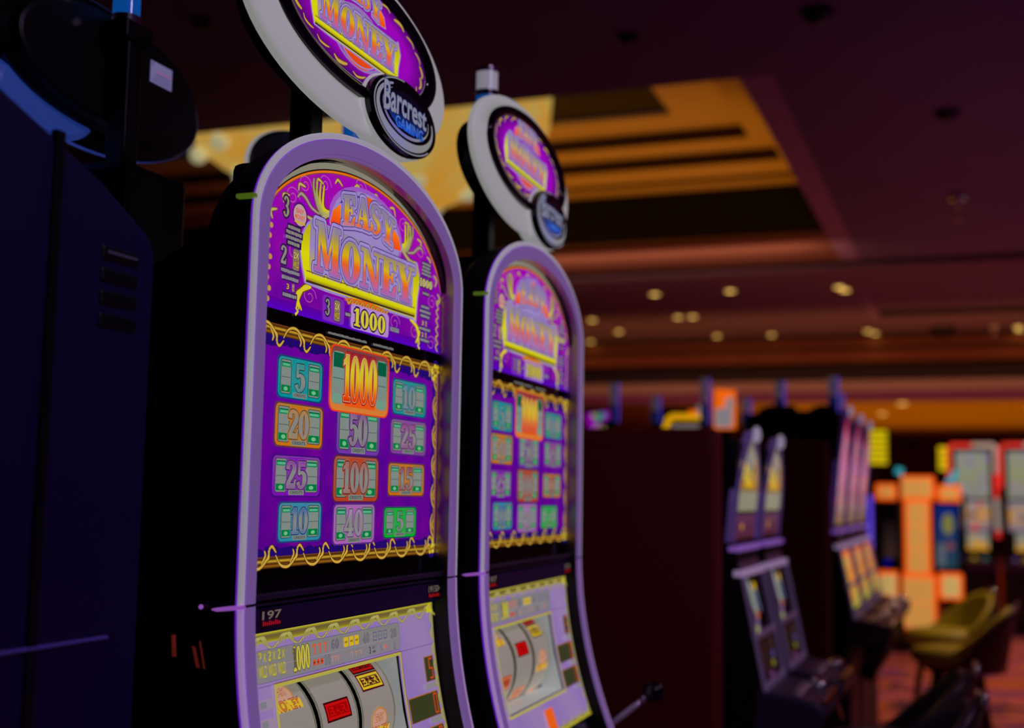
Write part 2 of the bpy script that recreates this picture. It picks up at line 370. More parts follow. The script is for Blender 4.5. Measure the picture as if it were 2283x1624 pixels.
# ------------------------------------------------------------------ the reel slot machine
W = .62; ZS = .32; ZR = .162; SEAM = -.13; ZB = -.50
def prof(z):
    x = max(0, SEAM - z); return .55 * x * x + .02 * x
def L(u, d, z): return Vector((u - W / 2, -d, z + EYE))
def path_upper(o):
    pts = [(o, SEAM + .0015), (o, 0.05), (o, .2)]
    pts += [(W / 2 - (W / 2 - o) * math.cos(PI * k / 40), ZS + (ZR - o) * math.sin(PI * k / 40)) for k in range(41)]
    return pts + [(W - o, .2), (W - o, .05), (W - o, SEAM + .0015)]
def path_side(o, right):
    return [((W - o) if right else o, SEAM - .0015 - (ZB + 0 - SEAM) * -k / 16) for k in range(17)]
def sweep(mb, pathf, sect, mi=0):
    rows = []
    for o, dd in sect: rows.append([L(u, prof(z) + dd, z) for u, z in pathf(o)])
    mb.grid(rows, mi)
def art_bg(a, x0, x1, z0, zt, seed, c0, c1, c2, nx=44, nz=26):
    rnd = random.Random(seed); ph = [(rnd.uniform(30, 110), rnd.uniform(30, 110), rnd.uniform(0, 6)) for _ in range(7)]
    def f(x, z):
        t = sum(math.sin(x * p[0] + p[2] + 1.5 * math.sin(z * p[1])) for p in ph) / 7 * .9 + .5
        v = (z - z0) / (zt(.31) - z0); c = mix(c0, c1, max(0, min(1, v * 1.3))); return mix(c, c2, max(0, min(1, t)) * .45)
    pts = []
    for i in range(nx + 1):
        x = x0 + (x1 - x0) * i / nx; top = zt(x)
        pts += [(x, z0 + (top - z0) * j / nz) for j in range(nz + 1)]
    a.add(pts, [(i * (nz + 1) + j, (i + 1) * (nz + 1) + j, (i + 1) * (nz + 1) + j + 1, i * (nz + 1) + j + 1) for i in range(nx) for j in range(nz)], f)

def top_glass(parent, GD=-.025):
    mb = MB(); ell = lambda o, zz=0: [(W / 2 - (W / 2 - o) * math.cos(PI * k / 40), ZS + (ZR - o) * math.sin(PI * k / 40)) for k in range(41)]
    poly = [(.03, .212)] + ell(.03) + [(W - .03, .212)]
    mb.prism(poly, lambda u, z: L(u, GD - .0015, z), lambda u, z: L(u, GD - .03, z))
    g = mb.build('upper_glass', GLOSSBLACK, parent)
    a = Art(lambda x, y, o: L(x, GD + o, y))
    def zt(sc):
        def f(x):
            k = 1 - ((x - .317) / (.272 + sc)) ** 2; return .29 + (.143 + sc) * math.sqrt(max(0, k))
        return f
    xr = .272
    a.up()
    # frame rings of the arch: cream tube, black, orange, purple
    def archring(o0, o1, col, a0=0, a1=180):
        pts = []; n = 60
        for k in range(n + 1):
            t = math.radians(a0 + (a1 - a0) * k / n)
            for o in (o0, o1): pts.append((min(W - .034, max(.034, .317 + (xr + o) * math.cos(t))), .29 + (.143 + o) * math.sin(t)))
        a.add(pts, [(2 * k, 2 * k + 2, 2 * k + 3, 2 * k + 1) for k in range(n)], col)
    archring(.0150, .0065, (132, 128, 112)); a.up(); archring(.006, .0045, (40, 20, 10)); archring(.0045, .0015, (222, 110, 14)); archring(.0015, -.002, (120, 60, 70))
    a.rect(.587, .222, .590, .33, (120, 120, 110)); a.rect(.582, .222, .5845, .3, (170, 70, 90))
    a.up(); art_bg(a, .046, .585, .222, lambda x: min(zt(0)(x), 1), 3, DPUR, (150, 2, 178), (176, 20, 150))
    a.up(); a.rect(.046, .222, .585, .236, grad(.222, .236, (84, 0, 190), (88, 0, 150)), 1, 2)
    # fine flourishes in the background
    rnd = random.Random(4)
    for cx, cz in ((.15, .392), (.12, .37), (.46, .388), (.505, .372), (.49, .245), (.17, .25), (.13, .30), (.545, .33), (.42, .25), (.55, .30), (.55, .235), (.2, .405), (.3, .425), (.44, .40)):
        a.up(); q = [(cx + .018 * math.cos(t * .8) * (1 - t / 14), cz + .013 * math.sin(t * .8) * (1 - t / 14)) for t in range(12)]; a.stroke(catmull(q, 3), .0011, (186, 90, 160))
    # edge ornament
    for i in range(14):
        t = math.radians(8 + i * 12.5); x, z = .317 + .262 * math.cos(t), .29 + .132 * math.sin(t)
        scroll(a, [(x - .006 * math.cos(t) + .01 * math.sin(t), z - .004 * math.sin(t) - .008 * math.cos(t)), (x + .004 * math.cos(t), z + .004 * math.sin(t)), (x - .004 * math.cos(t) - .01 * math.sin(t), z + .008 * math.cos(t))], .0038, (190, 165, 90))
    for i in range(6): scroll(a, [(.575, .225 + i * .014), (.568, .232 + i * .014), (.576, .238 + i * .014)], .003, (190, 165, 90))
    a.up()
    for i in range(9): a.ellipse(.070 + .003 * math.sin(i * 2.1), .232 + i * .013, .0042, .0036, (190, 140, 60), 10)
    # acanthus scrolls either side of the name
    for sg in (-1, 1):
        M_ = lambda u, z: (.322 + sg * u, z)
        for k in range(4): scroll(a, [M_(.094 + k * .0, .372 - k * .001), M_(.118 + k * .004, .370 - k * .002), M_(.138 + k * .008 - .012, .384 + k * .004 - .006), M_(.138 + k * .009 - .014, .402 + k * .001)], .0055, mix((206, 190, 40), CW, k / 4))
        scroll(a, [M_(.135, .362), (M_(.155, .366)), M_(.17, .375), M_(.182, .378), M_(.19, .372)], .0045, (160, 140, 130)); scroll(a, [M_(.06, .395), M_(.085, .383), M_(.105, .370), M_(.14, .352), M_(.165, .352)], .006, (176, 160, 110))
        for k in range(3): scroll(a, [M_(.150, .262), M_(.166 + k * .004, .26 - k * .003), M_(.178 + k * .003, .246), M_(.184 - k * .006, .230)], .0055, (206, 186, 40))
        a.up(); a.stroke([M_(.184, .230), M_(.180, .226), M_(.185, .222)], .004, (210, 190, 60))
    logo(a, .160, .277, 1.0)
    # below the name
    a.settle(); a.up()
    a.ellipse(.325, .261, .062, .006, (226, 100, 20)); 
    for k in range(8): scroll(a, [(.268 + k * .016, .264), (.274 + k * .016, .257), (.282 + k * .016, .264)], .0035, (190, 150, 60), (140, 50, 20))
    a.settle()
    def halo(x0, z0, x1, z1, c=(140, 60, 190)): a.up(); a.rrect(x0, z0, x1, z1, .006, c)
    halo(.203, .2245, .262, .2585, (120, 40, 176)); halo(.281, .2245, .398, .2585, (176, 130, 200)); a.up()
    a.serif('3', .209, .232, .022, .026, CW, [(.0022, (40, 16, 60))]); wild(a.up(), .242, .2415, .031)
    a.up(); a.rrect(.2635, .2375, .2815, .2445, .0015, (60, 20, 90)); a.up(); a.rrect(.265, .2388, .280, .2432, .001, CW)
    a.serif('1000', .290, .2285, .025, .0445, (208, 192, 44), [(.0042, (190, 150, 200)), (.0030, (44, 16, 90))], gap=.03)
    a.up(); a.rrect(.401, .2345, .433, .2435, .002, (70, 24, 130)); a.up(); a.rrect(.4025, .236, .4315, .242, .001, (138, 140, 146)); a.text('CREDITS', .417, .239, .004, .026, (70, 60, 80))
    # left column
    a.serif('3', .096, .340, .026, .028, (140, 134, 110), [(.0028, (50, 20, 70))])
    a.up(); a.ellipse(.137, .349, .0185, .0165, (70, 20, 100)); a.up(); a.ellipse(.137, .349, .016, .014, (186, 150, 150)); a.text('EASY', .137, .354, .006, .018, (200, 60, 60)); a.text('MONEY', .137, .346, .006, .024, (210, 80, 50)); a.up(); a.rect(.124, .338, .15, .3405, (200, 160, 40))
    a.lines(.124, .329, .040, 4, .0066, .0048, (132, 130, 122), .0022, (44, 14, 70))
    a.serif('2', .094, .280, .023, .026, (140, 132, 126), [(.0026, (50, 20, 80))]); wild(a.up(), .131, .290, .030)
    a.lines(.118, .2725, .050, 2, .0085, .0048, (134, 130, 134), .002, (60, 20, 90)); a.text('3', .113, .2535, .007, .006, (206, 170, 60), [(.001, (60, 20, 70))]); wild(a.up(), .126, .2535, .011)
    a.lines(.118, .2425, .042, 1, .008, .005, (134, 130, 134), .002, (60, 20, 90))
    # right column
    a.lines(.523, .356, .032, 4, .0055, .0042, (136, 134, 134), .002, (44, 14, 80))
    a.serif('1000', .500, .319, .013, .0205, (206, 196, 110), [(.0026, (40, 14, 80))]); a.lines(.523, .3095, .024, 1, .006, .0045, (136, 134, 134), .0018, (44, 14, 80))
    a.lines(.522, .288, .042, 3, .0072, .0045, (136, 134, 134), .002, (60, 20, 110)); a.text('3', .514, .2625, .007, .006, (206, 190, 90), [(.001, (60, 20, 70))]); wild(a.up(), .526, .2625, .0105); a.lines(.522, .2535, .042, 1, .007, .0045, (136, 134, 134), .002, (60, 20, 110)); a.text('2', .514, .2445, .007, .006, (206, 190, 90), [(.001, (60, 20, 70))]); wild(a.up(), .526, .2445, .0105)
    a.lines(.522, .236, .034, 1, .007, .0045, (136, 134, 134), .002, (60, 20, 110))
    a.build('artwork', g)
    return g

def drum(a, cx, cz, w_, h, c, num, nc, size=1.0):
    x0, x1, z0, z1 = cx - w_ / 2, cx + w_ / 2, cz - h / 2, cz + h / 2
    gl = mix(c, CW, .35); base = a.l
    a.up(); a.rrect(x0 - .003, z0 - .002, x1 + .003, z1 + .002, h * .16, mix(c, NAVY, .6)); a.up(); a.rrect(x0, z0, x1, z1, h * .16, grad(z0, z1, c, gl))
    def side(xa, xb):
        a.up(); a.rrect(xa, z0 + h * .08, xb, z1 - h * .06, min(h * .07, (xb - xa) * .3), (20, 40, 40)); a.up(); a.rrect(xa + .0012, z0 + h * .095, xb - .0012, z1 - h * .075, min(h * .06, (xb - xa) * .3), grad(z0, z1, LTEAL, CW, CW, LTEAL))
        a.up(); m_ = .0022
        a.rect(xa + m_, z1 - h * .25, xb - m_, z1 - h * .12, grad(z1 - h * .25, z1, (0, 130, 80), (0, 70, 50)), 1, 2); a.rect(xa + m_, z0 + h * .13, xb - m_, z0 + h * .30, (0, 118, 60))
        a.up(); a.rect(xa + m_, cz - .0004, xb - m_, cz + .0004, (60, 80, 80)); a.rect(xa + m_ * 2, z1 - h * .22, xb - m_ * 2, z1 - h * .16, (90, 170, 130)); a.ellipse((xa + xb) / 2, z0 + h * .21, (xb - xa) * .18, h * .05, (110, 180, 130))
    side(x0 + w_ * .05, x0 + w_ * .29); side(x0 + w_ * .67, x1 - w_ * .05)
    a.up(); a.rect(x0 + w_ * .30, z0 + .0015, x0 + w_ * .66, z1 - .0015, grad(z0, z1, c, gl, c), 1, 4)
    hh = h * .68 * size; uw = w_ * (.40 if len(num) == 2 else .36 if len(num) < 4 else .33) * (1.25 if len(num) == 1 else 1) * (1.0 if len(num) < 3 else .98)
    adv = sum(GLYPH[q][0] + .02 for q in num) * uw; o = h * .022
    a.serif(num, cx - adv / 2 - w_ * .015, cz - hh / 2 + h * .03, hh, uw, nc if callable(nc) else grad(cz - hh / 2, cz + hh / 2, mix(nc, CW, .55), CW, CW, mix(nc, CW, .4)), [(o * 3.2, mix(c, CW, .3)), (o * 1.9, mix(nc, BLK, .45)), (o * .5, CW)], gap=.02)
    a.up(); a.rrect(cx - w_ * .17, z0 + h * .02, cx + w_ * .15, z0 + h * .145, .001, (120, 128, 122)); a.text('CREDITS', cx - w_ * .01, z0 + h * .083, h * .07, w_ * .27, (60, 50, 60)); a.l = base

def pay_glass(parent, GD=-.025):
    mb = MB(); mb.box(.03 - W / 2, W / 2 - .03, -GD + .0015, -GD + .03, -.122 + EYE, .212 + EYE); g = mb.build('payout_glass', GLOSSBLACK, parent)
    a = Art(lambda x, y, o: L(x, GD + o, y))
    z0, z1, x0, x1 = -.092, .203, .046, .583
    art_bg(a, x0, x1, z0, lambda x: z1, 8, (70, 0, 128), (86, 2, 150), (150, 4, 150), 56, 34)
    # dark blue vignette in the print, cut in lobes at the border
    a.up(); rnd = random.Random(2)
    for i in range(60):
        t = i / 59
        for x, z in ((x0 + (x1 - x0) * t, z1 - .016), (x0 + (x1 - x0) * t, z0 + .014)): a.ellipse(x, z, rnd.uniform(.008, .016), rnd.uniform(.006, .012), (30, 8, 100), 10)
        for x, z in ((x0 + .012, z0 + (z1 - z0) * t), (x1 - .012, z0 + (z1 - z0) * t)): a.ellipse(x, z, rnd.uniform(.006, .012), rnd.uniform(.006, .01), (38, 8, 110), 10)
    
    # black line of small print between the two glasses
    a.up(); 
    x = .222
    for xa, xb in ((.222, .333), (.353, .419)):
        x = xa
        while x < xb: k = rnd.uniform(.0012, .0032); a.rect(x, .2085, min(x + k, xb), .2085 + rnd.uniform(.0026, .0036), (120, 118, 118)); x += k + .0006
    # gold rails
    for zc, sg in ((z1 - .006, 1), (z0 + .006, -1)):
        a.up(); a.rect(x0, zc - .007, x1, zc + .007, grad(zc - .007, zc + .007, (40, 18, 8), (150, 96, 20), (60, 30, 8), (206, 160, 44), (60, 30, 10), (120, 70, 20)), 1, 10)
    for xc in (x0 + .004, x1 - .006):
        a.up(); a.rect(xc - .004, z0, xc + .004, z1, lambda x, z: mix((120, 60, 40), (160, 110, 50), .5 + .5 * math.sin((x - x0) * 900)), 4, 1)
    # curling vines
    def vine(p):
        scroll(a, p, .0034, (200, 160, 60), (60, 26, 8))
    for zc, sg in ((z1 - .006, 1), (z0 + .006, -1)):
        for k in range(8):
            x = .075 + k * .066; m_ = -1 if k % 2 else 1
            vine([(x - .03, zc - sg * .008), (x - .018, zc + sg * .004), (x, zc + sg * .006), (x + .016, zc - sg * .004), (x + .022, zc - sg * .016)])
            vine([(x + .012, zc - sg * .002), (x + .020, zc - sg * .006), (x + .019, zc - sg * .014)]); vine([(x + .004, zc + sg * .001), (x + .012, zc - sg * .008), (x + .010, zc - sg * .014)])
            vine([(x + .02, zc - sg * .016), (x + .027, zc - sg * .019), (x + .036, zc - sg * .012)])
    for xc, sg in ((x0 + .006, -1), (x1 - .008, 1)):
        for k in range(6):
            z = z0 + .04 + k * .046
            vine([(xc - sg * .004, z + .02), (xc - sg * .010, z + .008), (xc - sg * .006, z - .008), (xc + sg * .002, z - .016)]); vine([(xc, z + .012), (xc - sg * .004, z + .004), (xc, z - .004)])
    a.settle()
    for xc in (x0 + .012, x1 - .013):
        for zc in (z0 + .012, z1 - .012):
            a.up()
            for k in range(16): a.ellipse(xc + rnd.uniform(-.011, .011), zc + rnd.uniform(-.011, .011), .0032, .0028, rnd.choice(((200, 180, 20), (150, 110, 20), (210, 190, 60))), 8)
    a.settle()
    gold_red = lambda z, h: grad(z - h / 2, z + h / 2, (200, 30, 6), (226, 90, 8), (214, 180, 10), (206, 190, 30), (190, 150, 60))
    D = [(.155, .141, .108, .050, TEAL, '5', TEAL), (.478, .142, .114, .050, (20, 136, 140), '10', (60, 130, 170)),
         (.156, .082, .116, .052, (196, 110, 14), '20', (200, 120, 40)), (.478, .083, .122, .050, (128, 60, 150), '25', (150, 20, 140)),
         (.154, .019, .116, .049, (122, 14, 172), '25', (140, 20, 170)), (.474, .020, .122, .046, (196, 106, 14), '15', (150, 30, 60)),
         (.166, -.038, .104, .047, (40, 130, 160), '10', (20, 80, 180)), (.456, -.043, .106, .042, (0, 172, 40), '5', (0, 150, 60)),
         (.317, .084, .126, .064, (110, 50, 160), '50', (130, 60, 140)), (.314, .018, .130, .060, (176, 60, 30), '100', (190, 70, 60)), (.312, -.043, .118, .052, (166, 90, 176), '40', (170, 120, 190))]
    for d in D: drum(a, *d)
    a.settle()
    c = .152; h = .086; xx = .3165
    a.up(); a.rrect(xx - .089, c - h / 2 - .002, xx + .089, c + h / 2 + .002, .014, (225, 60, 20)); a.up(); a.rrect(xx - .086, c - h / 2, xx + .086, c + h / 2, .013, grad(c - h / 2, c + h / 2, (214, 120, 50), (170, 120, 60), (120, 60, 60)))
    for q, (xa, xb) in enumerate(((xx - .081, xx - .046), (xx + .048, xx + .081))):
        a.up(); a.rrect(xa, c - h * .4, xb, c + h * .42, .008, grad(c - h / 2, c + h / 2, LTEAL, CW, (100, 150, 140))); a.up(); a.rect(xa + .003, c + h * .17, xb - .002, c + h * .40, (0, 88, 60), 1, 1); a.rect(xa + .003, c - .0005, xb - .002, c + .0005, (50, 80, 80)); a.rect(xa + .003, c - h * .38, xb - .002, c - h * .24, (110, 150, 130))
    a.up(); a.rect(xx - .044, c - h * .42, xx + .046, c + h * .46, grad(c - h / 2, c + h / 2, (228, 90, 20), (214, 60, 20), (120, 30, 60)), 1, 4)
    a.serif('1000', xx - .050, c - h * .34, h * .74, .048, gold_red(c, h * .8), [(.0034, (206, 40, 10)), (.0022, (90, 10, 10)), (.0012, (206, 150, 120))], gap=.0)
    a.build('artwork', g)
    return g

def lower_glass(parent):
    OFF = -.025; f = lambda x, y, o: L(x, prof(y) + OFF + o, y)
    x0, x1, z0, z1 = .046, .574, -.446, -.168; wx0, wx1, wz0, wz1 = .107, .446, -.380, -.234
    mb = MB()
    def panel(xa, xb, za, zb, n=8): mb.grid([[f(xa, za + (zb - za) * k / n, -.0045) for k in range(n + 1)], [f(xb, za + (zb - za) * k / n, -.0045) for k in range(n + 1)]])
    X0, X1, Z0, Z1 = .03, W - .03, -.50, -.160
    panel(X0, wx0, Z0, Z1, 12); panel(wx1, X1, Z0, Z1, 12); panel(wx0, wx1, wz1, Z1); panel(wx0, wx1, Z0, wz0)
    g = mb.build('reel_glass', GLOSSBLACK, parent)
    s_ = g.modifiers.new('thick', 'SOLIDIFY'); s_.thickness = .003; s_.offset = 1
    a = Art(f); LV = (138, 116, 178)
    def R_(xa, za, xb, zb, c, ny=6, nx=1): a.rect(xa, za, xb, zb, c, nx, ny)
    bgc = lambda x, z: mix((146, 120, 168), (136, 108, 172), .5 + .5 * math.sin(x * 31 + z * 23))
    R_(x0, wz1, x1, z1, bgc, 6, 12); R_(x0, z0, wx0, wz1, bgc, 12, 3); R_(wx1, z0, x1, wz1, bgc, 12, 4); R_(wx0, z0, wx1, wz0, bgc, 6, 8)
    a.up(); R_(x0, -.2305, x1, -.2295, (110, 70, 150), 1)
    # gold rail with scrolls at the top and right
    a.up(); R_(x0, -.180, x1, z1, grad(-.180, -.168, (170, 164, 30), (120, 104, 40), (100, 86, 50), (196, 184, 40)), 6)
    for k in range(9):
        x = .075 + k * .06
        for q in range(3): scroll(a, [(x - .016 + q * .006, -.184 + q * .001), (x - .008 + q * .005, -.175), (x + .006 + q * .004, -.174), (x + .014 + q * .004, -.182 - q * .002)], .0026, (166, 160, 90), (110, 96, 50))
        scroll(a, [(x + .02, -.184), (x + .032, -.188), (x + .044, -.182)], .0026, (166, 160, 90), (110, 96, 50))
    a.up(); R_(x1 - .004, z0, x1, z1, (150, 140, 60), 14)
    for k in range(11):
        z = -.18 - k * .024
        for q in range(2): scroll(a, [(x1 - .002, z - .003 * q), (x1 - .012 + .003 * q, z - .010), (x1 - .004, z - .020)], .0026, (160, 154, 90), (110, 96, 50))
    for k in range(16): a.up(); a.ellipse(x1 - .012 + random.uniform(-.008, .008), -.176 + random.uniform(-.006, .006), .0028, .0024, (190, 180, 20), 8)
    a.up(); R_(x0, z0, x1, z0 + .008, grad(z0, z0 + .008, (190, 180, 40), (120, 110, 40)), 2)
    for k in range(9):
        x = .08 + k * .058; scroll(a, [(x - .02, z0 + .012), (x - .006, z0 + .005), (x + .012, z0 + .008), (x + .02, z0 + .016)], .004, (170, 164, 60), (110, 100, 40))
    # award panel
    a.settle()
    PW = (124, 122, 118)
    a.up(); a.rrect(.0665, -.2265, .4535, -.1875, .006, (106, 90, 140)); a.up(); a.rrect(.0675, -.2255, .4525, -.1885, .005, grad(-.2265, -.1875, (128, 120, 130), PW))
    for k, x in enumerate((.082, .103, .124)):
        a.serif('2', x - .008, -.202, .012, .012, (190, 176, 60), [(.0006, (100, 90, 40))]); a.text('X', x + .005, -.1965, .010, .007, (190, 176, 60), [(.0005, (100, 90, 40))]); a.text('WILD', x, -.213, .014, .018, (186, 176, 70), [(.0005, (110, 100, 40))])
    a.serif('1000', .151, -.221, .030, .019, (196, 184, 60), [(.0013, (90, 80, 60))], gap=.02)
    for x in (.199, .213, .227): a.serif('7', x, -.2055, .012, .018, (214, 84, 50), [(.0005, (130, 100, 90))])
    a.serif('60', .248, -.2045, .012, .018, (110, 104, 116), [(.0005, (80, 70, 90))])
    for x in (.202, .2115, .221):
        a.up(); a.rect(x - .0036, -.2195, x + .0036, -.2125, (196, 72, 40)); a.up(); a.rect(x - .0024, -.217, x + .0024, -.215, (130, 40, 30))
    a.serif('10', .228, -.222, .012, .016, (116, 116, 122), [(.0005, (80, 76, 90))])
    for x in (.246, .254, .262): a.serif('7', x, -.2205, .007, .009, (206, 120, 110))
    for x in (.288, .303, .318): a.up(); a.rect(x - .006, -.2055, x + .006, -.193, (206, 170, 30)); a.up(); a.rect(x - .004, -.2005, x + .004, -.198, (150, 116, 20))
    a.serif('40', .336, -.206, .013, .016, (110, 104, 116), [(.0005, (90, 86, 100))])
    for x in (.372, .388, .404): a.up(); a.rect(x - .006, -.206, x + .006, -.194, (90, 84, 130)); a.up(); a.rect(x - .0048, -.2045, x + .0048, -.2005, (126, 124, 124)); a.rect(x - .0048, -.1995, x + .0048, -.1955, (126, 124, 124))
    a.serif('20', .420, -.208, .013, .018, (110, 104, 116), [(.0005, (90, 86, 100))])
    for x in (.3, .312, .325): a.serif('7', x, -.2195, .006, .009, (206, 130, 90))
    a.serif('3', .351, -.222, .010, .012, (50, 46, 60)); a.text('ANY', .366, -.2145, .004, .010, (70, 66, 80)); a.up(); a.rect(.362, -.2215, .371, -.2185, (80, 76, 90)); a.serif('5', .384, -.2225, .010, .016, (110, 104, 130)); a.ellipse(.404, -.217, .003, .003, (214, 90, 70)); a.serif('2', .426, -.224, .010, .016, (110, 104, 116))
    a.up(); a.rect(.0675, -.2085, .45, -.2081, (150, 140, 150))
    # gold frame of the window
    a.up(); c = (170, 160, 70)
    for xa, za, xb, zb in ((wx0 - .001, wz1, wx1 + .001, wz1 + .0045), (wx0 - .001, wz0 - .0045, wx1 + .001, wz0), (wx0 - .005, wz0 - .0045, wx0, wz1 + .0045), (wx1, wz0 - .0045, wx1 + .0045, wz1 + .0045)): R_(xa, za, xb, zb, c, 8)
    a.up()
    for xa, za, xb, zb in ((wx0 - .005, wz1 + .0045, wx1 + .0055, wz1 + .0056), (wx1 + .0045, wz0 - .005, wx1 + .0056, wz1 + .005)): R_(xa, za, xb, zb, (96, 40, 70), 8)
    # denomination block, small labels
    a.up(); a.rrect(.288, -.437, .338, -.397, .003, (224, 92, 20)); a.up(); a.ellipse(.313, -.417, .014, .014, (214, 150, 90)); a.text('$1', .313, -.417, .017, .018, (150, 144, 120), [(.0008, (90, 50, 20))])
    for z in (-.25, -.272, -.294, -.316, -.338, -.36):
        a.up(); a.rrect(.066, z - .006, .098, z + .006, .001, (146, 128, 150)); a.up(); a.rrect(.068, z - .004, .082, z + .004, .001, (190, 170, 60) if int(z * 1000) % 2 else (120, 120, 130))
    for z in (-.289, -.338, -.386): a.up(); a.rrect(.520, z - .004, .556, z + .004, .001, (134, 126, 130))
    a.build('artwork', g)
    # seven-segment credit displays
    for i, (xa, xb, za, zb, dg) in enumerate(((.528, .561, -.283, -.246, '5'), (.458, .561, -.333, -.298, '0'), (.458, .561, -.380, -.346, '0'))):
        m2 = MB(); m2.grid([[f(xa, z, .0006) for z in (za, (za + zb) / 2, zb)], [f(xb, z, .0006) for z in (za, (za + zb) / 2, zb)]]); dsp = m2.build('credit_display', prin('display_green', (.01, .012, .008), .2, emit=lin((60, 62, 34)), es=.8), parent)
        d2 = Art(lambda x, y, o: f(x, y, .0012 + o)); d2.rect(xa, zb - .0012, xb, zb, (176, 104, 20)); d2.rect(xa, za, xa + .0012, zb, (176, 104, 20)); d2.rect(xa, za, xb, za + .0012, (110, 60, 20))
        x = xb - .017; h = (zb - za) * .76; zc = (za + zb) / 2; sg = {'0': 'abcdef', '5': 'afgcd'}[dg]; w7 = .010; oc = (206, 66, 16)
        seg = {'a': (0, 1, 1, 1), 'g': (0, 0, 1, 0), 'd': (0, -1, 1, -1), 'f': (0, 0, 0, 1), 'b': (1, 0, 1, 1), 'e': (0, -1, 0, 0), 'c': (1, -1, 1, 0)}
        for q in sg:
            p = seg[q]; d2.stroke([(x + p[0] * w7 - (0 if p[0] != p[2] else 0), zc + p[1] * h / 2), (x + p[2] * w7, zc + p[3] * h / 2)], .0022, oc)
        d2.build('digits', dsp)
    # window box and reels
    mb = MB(); bz = lambda z: prof(z)
    F0 = [(wx0, wz0), (wx1, wz0), (wx1, wz1), (wx0, wz1)]
    A_ = [f(x, z, -.003) for x, z in F0]; Bk = [f(x, z, -.06) for x, z in F0]
    mb.add(A_ + Bk, [(i, (i + 1) % 4, 4 + (i + 1) % 4, 4 + i) for i in range(4)] + [(4, 5, 6, 7)]); mb.build('reel_window', GLOSSBLACK, parent)
    t = MB(); t.grid([[f(wx1 - .0005, z, -.004) for z in (wz0, -.31, wz1)], [f(wx1 - .004, z, -.045) for z in (wz0, -.31, wz1)]]); t.grid([[f(x, wz0 + .0005, -.004) for x in (wx0, wx1)], [f(x, wz0 + .003, -.045) for x in (wx0, wx1)]]); t.build('reveal_glow', prin('window_reveal', (.5, .5, .5), .4, emit=lin((124, 128, 124))), parent)  # reveal walls of the window, their brightness put in as glow
    for i, xc in enumerate((.152, .263, .374)):
        zc = -.314; rad = .092; dc = prof(-.31) - .031 - rad; hw = .0505
        mb = MB(); N = 48
        rows = [[L(xc + sx * hw, dc + rad * math.cos(2 * PI * k / N), zc + rad * math.sin(2 * PI * k / N)) for k in range(N)] for sx in (-1, 1)]
        mb.grid(rows, 0, True); mb.add(rows[0], [tuple(range(N))], 1); mb.add(rows[1], [tuple(range(N))[::-1]], 1)
        rl = mb.build('reel', [prin('reel_strip', (.5, .48, .44), .5, emit=lin((124, 118, 106))), BLACK], parent, smooth=False)
        a = Art(lambda x, y, o, xc=xc, dc=dc: L(xc + x, dc + (rad + .0004 + o) * math.cos(y / rad), zc + (rad + .0004 + o) * math.sin(y / rad)))
        for sx in (-1, 1): a.rect(sx * hw - .0 if sx < 0 else sx * hw - .005, -.13, sx * hw + .005 if sx < 0 else sx * hw, .13, (104, 100, 88), 1, 24)
        def bar(z, c, c2, txt=None):
            a.up(); a.rect(-.033, z - .013, .033, z + .013, (60, 4, 4) if c == RED else c2, 1, 4); a.up(); a.rect(-.030, z - .0105, .030, z + .0105, c, 1, 4); a.up(); a.rect(-.026, z - .007, .026, z + .007, c2, 1, 3)
            if txt: a.text(txt, 0, z, .011, .046, c)
        def easy(z):
            a.up(); a.ellipse(0, z + .008, .024, .018, (176, 120, 60)); a.up(); a.ellipse(0, z + .008, .021, .015, (188, 140, 120)); a.text('EASY', 0, z + .012, .010, .026, (206, 150, 110), [(.0006, (120, 50, 30))]); a.up(); a.rect(-.033, z - .014, .033, z - .001, (206, 170, 40), 1, 3); a.text('MONEY', 0, z - .0065, .014, .060, (200, 110, 60), [(.0008, (100, 60, 20))])
        if i == 0: easy(.062); bar(-.018, (196, 100, 60), (150, 60, 40)); easy(-.07)
        if i == 1: bar(.0315 - .0, RED, (150, 0, 0), 'BAR'); bar(-.052, (206, 120, 30), (120, 20, 20), 'BAR')
        if i == 2:
            bar(.083, (170, 6, 6), (40, 4, 10), 'BAR'); bar(.056, (206, 176, 30), (70, 10, 20), 'BAR'); easy(-.008); easy(-.085)
        a.build('symbols', rl)
    return g

